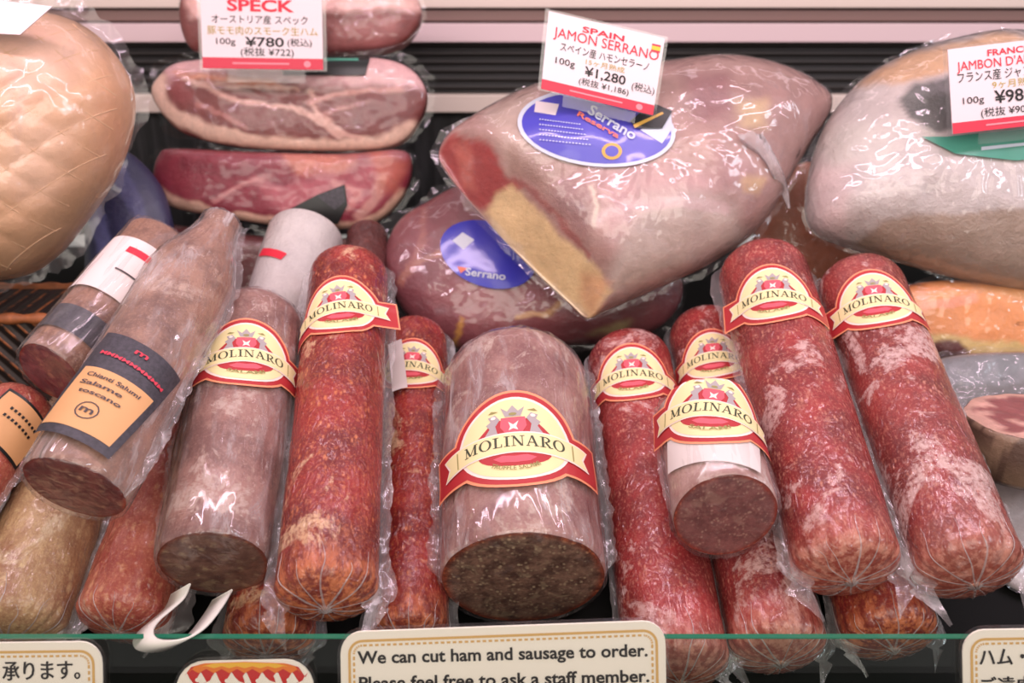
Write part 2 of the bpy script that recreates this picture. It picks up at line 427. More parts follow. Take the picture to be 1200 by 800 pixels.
def ring(cx, cy, ro, so, ri, si, a0=0, a1=2*PI, n=20):
    o = []
    for i in range(n):
        a, b = a0+(a1-a0)*i/n, a0+(a1-a0)*(i+1)/n
        o.append([(cx+ri*math.cos(a), cy+si*math.sin(a)), (cx+ro*math.cos(a), cy+so*math.sin(a)), (cx+ro*math.cos(b), cy+so*math.sin(b)), (cx+ri*math.cos(b), cy+si*math.sin(b))])
    return o
def roman(word, x0, x1, y, hgt, arch):
    """polygons of a Roman capital word between x0 and x1 on an arched baseline"""
    gap = .1; W = 0; gl = []
    for ch in word:
        wd = 1.0 if ch == 'O' else GL[ch][0]; gl.append((ch, W)); W += wd+gap
    W -= gap; k = (x1-x0)/W; out = []
    for ch, xo in gl:
        polys = ring(.5, .5, .5, .52, .31, .46) if ch == 'O' else list(GL[ch][1])
        if ch == 'R': polys = polys + ring(.38, .73, .42, .27, .24, .2, -PI/2, PI/2, 8)
        for p in polys:
            q = []
            for (x, yy) in p:
                X = x0+(xo+x)*k; q.append((X, y+yy*hgt+arch(X)))
            out.append(q)
    return out

# ------------------------------------------------------------------ the sausage label: layered shapes in label units
LM = ['lab_orange', 'lab_red', 'lab_white', 'lab_cream', 'lab_green', 'lab_olive', 'lab_grey', 'lab_pink', 'white_paper']
def arch(x): return -.07*x*x
def egg(s=1.0, dy=0):
    o = []
    for i in range(44):
        a = 2*PI*i/44; c, sn = math.cos(a), math.sin(a)
        wd = 1.0 if sn < 0 else 1.0-.16*sn*sn
        o.append((s*c*wd, dy+s*sn*(1.0 if sn > 0 else .86)))
    return o
def crest_shapes(small_word):
    tails = lambda e: [(-1.62-e, -.62-e), (-1.62-e, .22+e), (1.62+e, .22+e), (1.62+e, -.62-e)]
    def ribbon(x, y0, y1, notch):
        n = 24; top = [(-x+2*x*i/n, y1+arch(-x+2*x*i/n)) for i in range(n+1)]; bot = [(-x+2*x*i/n, y0+arch(-x+2*x*i/n)) for i in range(n+1)]
        mid = (y0+y1)/2
        return [(-x+notch, mid+arch(x))] + top + [(x-notch, mid+arch(x))] + bot[::-1]
    sh = [(tails(.05), 0, 0), (egg(1.17), 0, 0), (tails(0), 1, 1), (egg(1.11), 1, 1), (egg(1.0), 2, 2), (egg(.94), 3, 3)]
    sh.append(([(-.66, .1), (-.42, .36), (-.3, .46), (.3, .46), (.42, .36), (.66, .1), (0, .2)], 1, 4))
    sh.append(([(-.2, .5), (.2, .5), (.22, .3), (.14, .16), (0, .1), (-.14, .16), (-.22, .3)], 7, 5)); sh.append(([(-.08, .4), (0, .33), (.09, .41), (.05, .29), (.08, .21), (0, .25), (-.08, .21), (-.05, .29)], 2, 6))
    sh.append(([(-.13, .52), (-.2, .74), (-.09, .64), (0, .78), (.09, .64), (.2, .74), (.13, .52)], 6, 5)); sh.append((ell(0, .57, .07, .035, 8), 5, 6))
    for g in (-1, 1):
        sh.append(([(g*x, y) for x, y in ((.5, .14), (.27, .17), (.3, .34), (.22, .47), (.3, .6), (.42, .56), (.38, .46), (.46, .4), (.4, .3))], 6, 5))
        sh.append((ell(g*.33, .53, .045, .04, 8), 2, 6)); sh.append(([(g*.24, .66), (g*.36, .7), (g*.42, .64), (g*.33, .64)], 5, 5))
    sh.append((ell(0, -.27, .62, .3, 26), 1, 4)); sh.append(([(-.36, -.38), (-.2, -.33), (0, -.36), (.2, -.33), (.36, -.38), (.24, -.47), (0, -.5), (-.24, -.47)], 7, 5))
    sh.append((ribbon(1.38, -.29, .17, .12), 2, 6)); sh.append((ribbon(1.34, -.26, .14, .13), 3, 7))
    for p in roman('MOLINARO', -.86, .86, -.15, .23, arch): sh.append((p, 4, 8))
    for x in (-1.02, 1.02): sh.append((bar(x-.012, -.24+arch(x), x+.012, .1+arch(x)), 5, 8))
    sh.append((small_word, 5, 8))
    return sh
_cache = {}
def label_patches(word):
    if word not in _cache:
        out = []
        for sh, mi, ly in crest_shapes(word):
            if isinstance(sh, str):
                v, f = text2d(sh, .015); a = np.array(v); x0, x1 = a[:, 0].min(), a[:, 0].max(); q = []
                for x, y in v:
                    an = -.62+1.24*(x-x0)/(x1-x0); r = .70-y*.13
                    q.append((r*1.02*math.sin(an), -.02-r*.92*math.cos(an)))
                out.append((q, f, mi, ly))
            else:
                v, f = patch(sh, .13); out.append((v, f, mi, ly))
        _cache[word] = out
    return _cache[word]

# ------------------------------------------------------------------ sausages
class Sausage:
    def __init__(s, name, label, cat, A, B, h, rA, rB, mat, near='gather', far='round', seed=1, lump=.03, bend=0.0, group=None,
                 cut=None, tilt=0, film=None, fins=.010, flap=.03, hB=None, neck=None, oval=1.0, pleat=.05, rim=(120, 72, 54), knob=True):
        s.seed, s.lump, s.bend, s.near, s.far, s.tilt, s.oval, s.pleat = seed, lump, bend, near, far, math.tan(math.radians(tilt)), oval, pleat
        hB = h if hB is None else hB
        PA = on_ramp(*A, h); PB = on_ramp(*B, hB); s.L = (PB-PA).length
        s.rA = rA*depth(PA)/FPX; s.rB = rB*depth(PB)/FPX; s.neck = neck
        z = (PB-PA).normalized(); y = (-RN - z*(-RN).dot(z)).normalized(); x = y.cross(z)
        mw = Matrix((x, y, z)).transposed().to_4x4(); mw.translation = PA
        s.root = thing(name, label, cat, mw, group)
        zs = s.zs()
        nt = 112; mb = MB()
        for zz in zs:
            for i in range(nt): mb.v.append(s.pt(zz, 2*PI*i/nt))
        nz = len(zs)
        for j in range(nz-1):
            for i in range(nt):
                k = (i+1) % nt; mb.f.append((j*nt+i, j*nt+k, (j+1)*nt+k, (j+1)*nt+i)); mb.m.append(0)
        if near == 'gather':
            mb.f.append(tuple(range(nt))[::-1]); mb.m.append(0)
        mb.f.append(tuple((nz-1)*nt+i for i in range(nt))); mb.m.append(0)
        mb.build('casing', mat, s.root)
        if near == 'gather' and knob:
            k = MB(); n = 20; prof = [(.0, .11), (-.06, .10), (-.10, .075), (-.13, .10), (-.16, .13), (-.165, .0)]
            for zz, rr in prof:
                for i in range(n):
                    a = 2*PI*i/n; q = rr*s.rA*(1+.18*math.cos(5*a)); k.v.append((q*math.sin(a), -q*math.cos(a), zz*s.rA*.6+.004))
            for j in range(len(prof)-1):
                for i in range(n):
                    i2 = (i+1) % n; k.f.append((j*n+i, j*n+i2, (j+1)*n+i2, (j+1)*n+i)); k.m.append(0)
            k.build('casing_knot', M['knot'], s.root)
            cr = MB(); rnd = random.Random(seed); cr.v.append((0, 0, -.004))
            for q in range(13):
                th = 2*PI*(q+rnd.uniform(-.3, .3))/13; zl = s.rA*rnd.uniform(.25, 1.1); b0 = len(cr.v); hw = rnd.uniform(.0006, .0013)
                for i in range(1, 15):
                    t = i/14; zz = zl*t**2.2; a = th+.25*t*N3(q, t*2, seed); rr = max(s.R0(zz), .003); e = hw*(1-t*.8)/rr
                    for da, lf in ((-e, .0006), (0, .0018*(1-t)+.0008), (e, .0006)): cr.v.append(s.pt(zz, a+da, lf))
                cr.f += [(0, b0, b0+1), (0, b0+1, b0+2)]; cr.m += [0, 0]
                for i in range(13):
                    o = b0+3*i; cr.f += [(o, o+3, o+4, o+1), (o+1, o+4, o+5, o+2)]; cr.m += [0, 0]
            cr.build('film_creases', M['film_crease'], s.root)
        if near == 'cut': s.cutface(cut, rim)
        if film: s.shell(film)
        if fins: s.fins(fins, flap)
    def zs(s):
        c = s.rA*.9; e = s.rB*.8
        a = [c*(i/26)**1.8 for i in range(26)] if s.near == 'gather' else [0, .0008, .002, .004]
        b = list(np.linspace(max(c, a[-1]+.003), s.L-e, 90)); d = [s.L-e*(1-i/20)**1.5 for i in range(1, 21)]
        return a+b+d
    def R0(s, z):
        t = min(1, max(0, z/s.L)); R = s.rA+(s.rB-s.rA)*t
        if s.near == 'gather':
            c = s.rA*.5
            if z < c: R *= max(.09, (1-(1-max(z, 0)/c)**2.3)**(1/2.1))
        elif z < .003: R *= 1-.02*(1-z/.003)
        e = s.rB*(.75 if s.far == 'round' else .2)
        if z > s.L-e: R *= max(.05, (1-(1-max(0, s.L-z)/e)**2.3)**(1/2.3))
        if s.neck:
            z0, z1, rr = s.neck; q = float(sm(z0*s.L, z1*s.L, z)); R = R*(1-q)+rr*s.rB*q*(.05+.95*min(1, (s.L-z)/.004))
        return R
    def R(s, z, th):
        R = s.R0(z); cx, sx = math.cos(th), math.sin(th)
        q = R + s.lump*s.rA*(.8*N3(cx*1.2+s.seed*3.1, sx*1.2, z*14+s.seed)+.4*N3(cx*2.6, sx*2.6+s.seed*1.7, z*40))*min(1, R/s.rA)
        if s.near == 'gather' and s.pleat:
            c = s.rA*.75
            if z < c: q += s.pleat*R*(1-z/c)**1.1*math.sin(25*th+2.5*N3(cx*2, sx*2, s.seed))*(.6+.6*N3(cx*4, sx*4, 5+s.seed))
        return max(q, .0005)
    def bx(s, z): return s.bend*math.sin(PI*min(1, max(0, z/s.L)))
    def pt(s, z, th, lift=0.0):
        r = s.R(z, th)+lift; x, y = r*math.sin(th)*s.oval, -r*math.cos(th)
        dz = -s.tilt*y*max(0, 1-z/(2.2*s.rA)) if s.near == 'cut' else 0
        return (x+s.bx(z), y, z+dz)
    def cutface(s, mat, rim):
        mb = MB(); nt = 96; rs = [1.0, .985, .965, .93, .88, .8, .7, .6, .5, .4, .3, .2, .1, .03]; cols = []
        rc = np.array(lin(rim)); 
        for k, q in enumerate(rs):
            for i in range(nt):
                th = 2*PI*i/nt; x, y, z = s.pt(0, th, -.0002); px, py = x*q, y*q
                zz = -s.tilt*py - .0012*(1-q**3) + .0006*N3(px*90, py*90, s.seed)
                mb.v.append((px, py, zz))
                w = 1-float(sm(.90, .975, q+.03*N3(px*60, py*60, 3+s.seed)))
                cols.append(np.ones(3)*w + (rc*5.5)*(1-w))
        for j in range(len(rs)-1):
            for i in range(nt):
                k = (i+1) % nt; mb.f.append((j*nt+i, (j+1)*nt+i, (j+1)*nt+k, j*nt+k)); mb.m.append(0)
        j = len(rs)-1; mb.f.append(tuple(j*nt+i for i in range(nt))[::-1]); mb.m.append(0)
        mb.build('cut_face', mat, s.root, cols=np.array(cols))
    def shell(s, mat):
        mb = MB(); nt = 112; rows = []
        zs = [z for z in s.zs() if z > .003]
        def P(z, th, q=1.0, zo=0.0):
            a, b = math.cos(th), math.sin(th)
            wv = .003*abs(N3(a*5+s.seed, b*5, z*9))+.0022*abs(N3(a*13, b*13+s.seed, z*14))+.0007*N3(a*20, b*20, z*60+s.seed)
            x, y, zz = s.pt(z, th, .0014+wv); return (x*q, y*q, zz+zo-(s.tilt*(y*q-y) if s.near == 'cut' and z < .01 else 0))
        if s.near == 'cut':
            for q in (.05, .3, .6, .85, .96): rows.append([P(0, 2*PI*i/nt, q, -.0035) for i in range(nt)])
            rows.append([P(0, 2*PI*i/nt, .995, -.0022) for i in range(nt)])
        for z in zs: rows.append([P(z, 2*PI*i/nt) for i in range(nt)])
        for r in rows: mb.v += r
        for j in range(len(rows)-1):
            for i in range(nt):
                k = (i+1) % nt; mb.f.append((j*nt+i, j*nt+k, (j+1)*nt+k, (j+1)*nt+i)); mb.m.append(0)
        if s.near == 'cut':
            for i in range(len(mb.m)):
                if i < 5*nt: mb.m[i] = 1
        mb.build('plastic_wrap', [mat, M['film_face']], s.root)
    def fins(s, wd, flap):
        """the sealed edges of the pouch: a frill down both sides that ends in a loose pointed corner"""
        n = 90
        for sgn in (-1, 1):
            mb = MB(); base = 0
            for j in range(n+1):
                z = -flap + (s.L*.985+flap)*(j/n)**1.2
                zz = max(z, .12*s.rA) if s.near == 'gather' else max(z, 0)
                Rr = s.R0(zz)
                if z < 0: Rr = s.R0(.18*s.rA)*(1-.15*(-z/flap)) if s.near == 'gather' else Rr*(1-.25*(-z/flap))
                t = max(0, min(1, (z+flap)/(flap+.05)))
                wv = wd*(1+.5*N3(z*22, sgn*3, s.seed)+.35*N3(z*90, sgn, s.seed+4))
                o = Rr + (wv*(.25+.75*min(1, 3*t)) + (flap*.35*math.exp(-((z+flap*.3)/.03)**2)))*min(1, .1+2.2*t)
                x0, x1 = sgn*Rr*.97*s.oval, sgn*o*s.oval
                for q in range(5):
                    u = q/4; yy = (.004*N3(z*35, u*2+sgn, s.seed+9)+.003*N3(z*110, u*3, s.seed))*(.3+u)+.003*u
                    mb.v.append((x0+(x1-x0)*u+s.bx(z), yy, z+.004*u*N3(z*40, sgn*2, s.seed)))
            for j in range(n):
                for q in range(4):
                    a = base+j*5+q; mb.f.append((a, a+1, a+6, a+5)); mb.m.append(0)
            mb.build('plastic_seam', M['film_fin'], s.root)
    def wrap(s, zc, th0, sc, rot=0, tl=1.3, tr=1.3, lift=.0014):
        c, sn = math.cos(rot), math.sin(rot)
        def fn(u, v, ly):
            U, V = (u*c-v*sn)*sc, (u*sn+v*c)*sc
            z = zc+V; R = max(s.R0(min(max(z, .004), s.L-.004)), s.rB*.5); a = U/R+th0; ex = 0
            if a > tr: ex = (a-tr)*R; a = tr
            if a < -tl: ex = (a+tl)*R; a = -tl
            x, y, zz = s.pt(z, a, lift+.00022*ly)
            return (x+ex*math.cos(a), y+ex*math.sin(a)-abs(ex)*.15, z)
        return fn
    def crest(s, px, py, size, rot=0, tl=1.3, tr=1.3, word='SALAMI', lift=.0016, th0=None):
        """glue a crest label so that its middle shows near the given spot"""
        zc, th = s.locate(px, py)
        if th0 is not None: th = th0
        fn = s.wrap(zc, th, size, math.radians(rot), tl, tr, lift); mb = MB()
        for v, f, mi, ly in label_patches(word): mb.add([fn(x, y, ly) for x, y in v], f, mi)
        mb.build('label', [M[k] for k in LM], s.root)
    def locate(s, px, py):
        inv = s.root.matrix_world.inverted(); o = inv @ CAM; d = (inv.to_3x3() @ ray(px, py)).normalized()
        best = None
        for i in range(40, 2600):                        # walk along the line of sight to the casing
            p = o+d*(.6+i*.0004); 
            if 0 <= p.z <= s.L and math.hypot(p.x-s.bx(p.z), p.y) <= s.R0(p.z): best = p; break
        if best is None: return s.L*.5, 0.0
        return best.z, math.atan2(best.x-s.bx(best.z), -best.y)
    def shapes(s, name, px, py, size, rot, polys, mats, parent=None, tl=1.3, tr=1.3, lift=.0016, step=.15, texts=()):
        zc, th = s.locate(px, py); fn = s.wrap(zc, th, size, math.radians(rot), tl, tr, lift); mb = MB()
        for ly, (poly, mi) in enumerate(polys):
            v, f = patch(poly, step); mb.add([fn(x, y, 2.0*min(ly, 2)) for x, y in v], f, mi)
        for (t, p0, p1, hh, mi) in texts: put_text(mb, t, lambda x, y: fn(x, y, 6), p0, p1, hh, mi)
        return mb.build(name, [M[k] for k in mats], parent or s.root)

# ------------------------------------------------------------------ hams and packs: rounded bodies from an outline at its own distance
def catmull(P, n):
    P = [Vector(p) for p in P]; m = len(P); out = []
    for i in range(m):
        p0, p1, p2, p3 = P[i-1], P[i], P[(i+1) % m], P[(i+2) % m]
        for k in range(8):
            t = k/8; out.append(.5*((2*p1)+(p2-p0)*t+(2*p0-5*p1+4*p2-p3)*t*t+(3*p1-p0-3*p2+p3)*t**3))
    # resample by arc length
    L = [0]
    for i in range(len(out)): L.append(L[-1]+(out[(i+1) % len(out)]-out[i]).length)
    res = []; j = 0
    for k in range(n):
        q = L[-1]*k/n
        while L[j+1] < q: j += 1
        t = (q-L[j])/max(1e-9, L[j+1]-L[j]); res.append(out[j].lerp(out[(j+1) % len(out)], t))
    return res
def project(p):
    q = p-CAM; d = q.dot(FW); return (600+FPX*q.x/d, 400-FPX*q.dot(UP)/d)
class Ham:
    def __init__(s, name, label, cat, outline, d, base, layers=(), center=None, tilt=20, yaw=0, Tf=.05, Tb=.05, p=2.6, q=2.0, lump=.004, lf=10, seed=1,
                 mat='ham', film='film_ham', fin=.012, facet=None, body='meat', group=None, warp=5, NA=180, NR=44, emboss=None, finseed=0):
        s.out = catmull(outline, NA); C = Vector(center) if center else sum(s.out, Vector((0, 0)))/len(s.out); s.C = C
        s.d, s.Tf, s.Tb, s.p, s.q, s.lump, s.lf, s.seed, s.facet, s.emboss = d, Tf, Tb, p, q, lump, lf, seed, facet, emboss
        t, yw = math.radians(tilt), math.radians(yaw)
        s.n = Vector((math.sin(yw)*math.cos(t), -math.cos(yw)*math.cos(t), math.sin(t))); s.P0 = at(C.x, C.y, d); s.NA = NA
        s.ang = np.array([math.atan2(b.y-C.y, b.x-C.x) for b in s.out]); s.rad = np.array([(b-C).length for b in s.out])
        o = np.argsort(s.ang); s.sa, s.sr = s.ang[o], s.rad[o]
        mw = Matrix.Translation(s.P0); s.root = thing(name, label, cat, mw, group)
        mb = MB(); px = []; side = []
        ts = [1-(1-k/NR)**1.7 for k in range(1, NR+1)]
        for sd in (1, -1):
            for k, t_ in enumerate(ts):
                if sd == -1 and k == NR-1: continue
                for b in s.out:
                    x, y = C.x+(b.x-C.x)*t_, C.y+(b.y-C.y)*t_
                    mb.v.append(tuple(s.pos(x, y, t_, sd)-s.P0)); px.append((x, y)); side.append(sd)
            mb.v.append(tuple(s.pos(C.x, C.y, 0, sd)-s.P0)); px.append((C.x, C.y)); side.append(sd)
        nf = NR*NA+1
        def row(sd, k): return k*NA if sd == 1 else (nf+k*NA if k < NR-1 else (NR-1)*NA)
        for sd in (1, -1):
            c = NR*NA if sd == 1 else nf+(NR-1)*NA
            for i in range(NA):
                j = (i+1) % NA
                f = [(c, row(sd, 0)+i, row(sd, 0)+j)]+[(row(sd, k)+i, row(sd, k+1)+i, row(sd, k+1)+j, row(sd, k)+j) for k in range(NR-1)]
                mb.f += [x if sd == -1 else x[::-1] for x in f]; mb.m += [0]*len(f)
        P = np.array(px); sdv = np.array(side)
        for i, v in enumerate(mb.v):
            if side[i] == 1: P[i] = project(Vector(v)+s.P0)
        px = P.tolist()
        wx = np.array([noise.noise_vector(Vector((x*.03, y*.03, seed)))[:2] for x, y in px])*warp + np.array([noise.noise_vector(Vector((x*.11, y*.11, seed+3)))[:2] for x, y in px])*warp*.5
        X, Y = P[:, 0]+wx[:, 0], P[:, 1]+wx[:, 1]
        col = np.tile(np.array(lin(base)), (len(P), 1))
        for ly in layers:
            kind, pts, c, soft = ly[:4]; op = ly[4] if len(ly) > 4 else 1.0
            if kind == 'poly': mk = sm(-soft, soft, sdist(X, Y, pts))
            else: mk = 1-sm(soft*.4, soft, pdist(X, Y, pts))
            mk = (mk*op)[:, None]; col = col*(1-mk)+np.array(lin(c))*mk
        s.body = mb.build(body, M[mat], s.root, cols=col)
        if film: s.shell(M[film], fin, finseed or seed)
    def tt(s, x, y):
        a = math.atan2(y-s.C.y, x-s.C.x); r = math.hypot(x-s.C.x, y-s.C.y)
        return r/float(np.interp(a, s.sa, s.sr, period=2*PI))
    def height(s, x, y, t, sd):
        T = s.Tf if sd == 1 else s.Tb
        h = T*max(0, 1-min(1, t)**s.p)**(1/s.q)
        if sd == 1 and s.facet:
            line, slope = s.facet
            dd = float(pdist(np.array([x]), np.array([y]), line)[0])*s.d/FPX
            a, b = h, dd*slope; k = .008; hh = max(0, min(1, .5+.5*(b-a)/k)); h = b*(1-hh)+a*hh-k*hh*(1-hh); h = max(h, 0)
        e = min(1, (1-min(1, t))*5)
        h += e*s.lump*(N3(x*s.lf/1000, y*s.lf/1000, s.seed+sd)*1.4+.6*N3(x*s.lf/350, y*s.lf/350, s.seed))
        if s.emboss and sd == 1: h += e*s.emboss(x, y)
        return h
    def pos(s, x, y, t, sd, lift=0.0):
        return on_plane(x, y, s.P0, s.n)+s.n*(sd*(s.height(x, y, t, sd)+lift))
    def surf(s, x, y, lift=.002):
        bx_, by_ = x, y
        for _ in range(6):
            q = project(s.pos(bx_, by_, min(1, s.tt(bx_, by_)), 1, lift)); bx_ += (x-q[0])*.8; by_ += (y-q[1])*.8
        return s.pos(bx_, by_, min(1, s.tt(bx_, by_)), 1, lift)-s.P0
    def shell(s, mat, fin, sd):
        mb = MB(); ts = [1-(1-k/40)**1.5 for k in range(1, 41)]; NA = s.NA
        ext = [.35, .7, 1.0]
        for t in ts:
            for b in s.out:
                x, y = s.C.x+(b.x-s.C.x)*t, s.C.y+(b.y-s.C.y)*t
                wv = .002*abs(N3(x*.05, y*.05, sd))+.0012*N3(x*.12, y*.12, sd)
                mb.v.append(tuple(s.pos(x, y, t, 1, .0016+wv)-s.P0))
        for e in ext:
            for b in s.out:
                dv = (b-s.C).normalized(); nz = fin*FPX/s.d*max(.12, .75+.9*N3(b.x*.02, b.y*.02, sd*1.3)+.35*N3(b.x*.08, b.y*.08, sd))
                x, y = b.x+dv.x*nz*e, b.y+dv.y*nz*e
                mb.v.append(tuple(on_plane(x, y, s.P0, s.n)+s.n*(.006*e*N3(b.x*.05, b.y*.05, sd+5)+.002)-s.P0))
        n = len(ts)+len(ext)
        for k in range(n-1):
            for i in range(NA):
                j = (i+1) % NA; mb.f.append((k*NA+i, k*NA+j, (k+1)*NA+j, (k+1)*NA+i)); mb.m.append(0)
        mb.v.append(tuple(s.pos(s.C.x, s.C.y, 0, 1, .003)-s.P0)); c = len(mb.v)-1
        for i in range(NA): mb.f.append((c, i, (i+1) % NA)); mb.m.append(0)
        mb.build('plastic_wrap', mat, s.root)
    def decal(s, name, polys, mats, step=6, lift=.0035, texts=(), parent=None):
        mb = MB()
        for ly, (poly, mi) in enumerate(polys):
            v, f = patch(poly, step); mb.add([s.surf(x, y, lift+.0003*ly) for x, y in v], f, mi)
        for (t, p0, p1, hh, mi) in texts:
            # picture rows run downwards, so lettering is laid out mirrored in y
            put_text(mb, t, lambda x, y: s.surf(x, -y, lift+.0003*(len(polys)+1)), (p0[0], -p0[1]), (p1[0], -p1[1]), hh, mi)
        return mb.build(name, [M[k] for k in mats], parent or s.root)

# ------------------------------------------------------------------ the case: decks, rear wall, rails
b = MB(); b.box(-1.1, 1.1, .55, 1.70, .66, .705); struct(b.build('floor', M['black_deck'], smooth=False))
b = MB()
x = 1.1; zt = DECK_Z; yt = .75+(zt-.72)/math.tan(SL)
b.add([(-x, .75, .72), (x, .75, .72), (x, yt, zt), (-x, yt, zt), (-x, 1.70, zt), (x, 1.70, zt), (-x, 1.70, .705), (x, 1.70, .705), (-x, .75, .705), (x, .75, .705)],
      [(0, 1, 2, 3), (3, 2, 5, 4), (0, 3, 4, 6, 8), (1, 9, 7, 5, 2), (6, 4, 5, 7), (8, 6, 7, 9), (0, 8, 9, 1)])
struct(b.build('trim_step_deck', M['black_deck'], smooth=False))
b = MB(); b.box(-1.1, 1.1, BACK_Y, BACK_Y+.03, .93, 1.75); struct(b.build('wall_back', M['ribbed'], smooth=False))
def wz(py): # height on the rear wall seen at a given row
    return on_plane(600, py, Vector((0, BACK_Y-.012, 0)), Vector((0, 1, 0))).z
def strip(name, y0, y1, dep, mat, x0=-1.1, x1=1.1):
    b = MB(); b.box(x0, x1, BACK_Y-dep, BACK_Y+.001, wz(y1), wz(y0)); struct(b.build(name, M[mat], smooth=False, bevel=.002))
strip('trim_1', -60, -14, .03, 'dark_metal'); strip('trim_2', -2, 9, .022, 'rail_cream'); strip('trim_3', 12, 25, .012, 'rail_brown')
strip('trim_4', 27, 49, .026, 'rail_pink'); strip('trim_5', 49, 109, .008, 'louvre'); strip('trim_6', 110, 131, .022, 'rail_cream')

# ------------------------------------------------------------------ hams at the back
b = MB()
bx0, bx1, by0, by1, bz0, bz1 = -.86, -.475, 1.075, 1.19, DECK_Z, .985
root = thing('wicker_tray', 'dark woven wicker tray with a tan rim under the netted ham', 'tray', Matrix.Translation((-.65, 1.2, DECK_Z)))
b.box(bx0+.65, bx1+.65, by0-1.2, by1-1.2, .0005, bz1-DECK_Z); b.build('woven_body', M['wicker'], root, False, bevel=.006)
b = MB()
for a, c in (((bx0, by0), (bx1, by0)), ((bx1, by0), (bx1, by1)), ((bx1, by1), (bx0, by1)), ((bx0, by1), (bx0, by0))):
    A = Vector((a[0]+.65, a[1]-1.2, bz1-DECK_Z)); B = Vector((c[0]+.65, c[1]-1.2, bz1-DECK_Z)); z = (B-A).normalized(); u = Vector((0, 0, 1)); v = z.cross(u); o = len(b.v); n = 60
    for i in range(n+1):
        p = A.lerp(B, i/n)
        for k in range(8):
            an = PI*k/4; r = .006*(1+.2*math.sin(i*1.3)); b.v.append(tuple(p+u*r*math.cos(an)+v*r*math.sin(an)))
    for i in range(n):
        for k in range(8): b.f.append((o+i*8+k, o+i*8+(k+1) % 8, o+(i+1)*8+(k+1) % 8, o+(i+1)*8+k)); b.m.append(0)
b.build('rim', M['wicker_rim'], root)

def net(x, y):
    a, c = (x*.8+y)/28, (x*.8-y)/28
    return .004*(abs(math.sin(PI*a/1.5))**.5*abs(math.sin(PI*c/1.5))**.5-.6)
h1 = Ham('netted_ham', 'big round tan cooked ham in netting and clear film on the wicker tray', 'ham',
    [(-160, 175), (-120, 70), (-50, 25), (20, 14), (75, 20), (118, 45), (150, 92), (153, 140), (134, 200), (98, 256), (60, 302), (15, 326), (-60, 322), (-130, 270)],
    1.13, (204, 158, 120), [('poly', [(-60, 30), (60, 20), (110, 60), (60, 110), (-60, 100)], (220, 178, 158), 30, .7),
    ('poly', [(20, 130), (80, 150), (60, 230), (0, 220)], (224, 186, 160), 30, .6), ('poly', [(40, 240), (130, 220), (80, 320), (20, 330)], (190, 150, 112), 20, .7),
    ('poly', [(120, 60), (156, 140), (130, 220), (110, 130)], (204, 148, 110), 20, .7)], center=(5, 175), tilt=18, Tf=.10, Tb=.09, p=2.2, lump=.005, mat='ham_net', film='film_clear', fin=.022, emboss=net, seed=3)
nb = MB()
def net_cord(fn):
    pts = []
    for i in range(80):
        x, y = fn(i/79)
        if h1.tt(x, y) < .97: pts.append(h1.pos(x, y, h1.tt(x, y), 1, .0003)-h1.P0)
        else:
            if len(pts) > 3: tube(nb, pts, .0007)
            pts = []
    if len(pts) > 3: tube(nb, pts, .0007)
def tube(mb, pts, r, n=6, mi=0):
    o = len(mb.v)
    for i, p in enumerate(pts):
        a = pts[max(0, i-1)]; c = pts[min(len(pts)-1, i+1)]; z = (Vector(c)-Vector(a)).normalized(); u = z.orthogonal().normalized() if abs(z.z) > .9 else z.cross(Vector((0, 0, 1))).normalized(); v = z.cross(u)
        rr = r(i/(len(pts)-1)) if callable(r) else r
        for k in range(n): mb.v.append(tuple(Vector(p)+u*rr*math.cos(2*PI*k/n)+v*rr*math.sin(2*PI*k/n)))
    for i in range(len(pts)-1):
        for k in range(n): mb.f.append((o+i*n+k, o+i*n+(k+1) % n, o+(i+1)*n+(k+1) % n, o+(i+1)*n+k)); mb.m.append(mi)
for k in range(-12, 18):
    c = k*42
    net_cord(lambda t: (-170+340*t, c-.8*(-170+340*t))); net_cord(lambda t: (-170+340*t, .8*(-170+340*t)-c+378))
nb.build('netting', M['cord'], h1.root)

Ham('navy_pack', 'dark navy blue wrapped pack lying beside the netted ham', 'pack',
    [(100, 330), (105, 250), (130, 195), (150, 178), (190, 220), (205, 285), (196, 345), (170, 378), (110, 382), (85, 365)], 1.30, (46, 46, 82),
    [('line', [(110, 250), (150, 360)], (120, 122, 178), 14, .7), ('line', [(140, 200), (185, 300)], (90, 90, 140), 14, .6), ('line', [(160, 290), (172, 308)], (190, 60, 110), 9)], tilt=25, Tf=.035, Tb=.03, film=None, seed=8, body='wrapper')

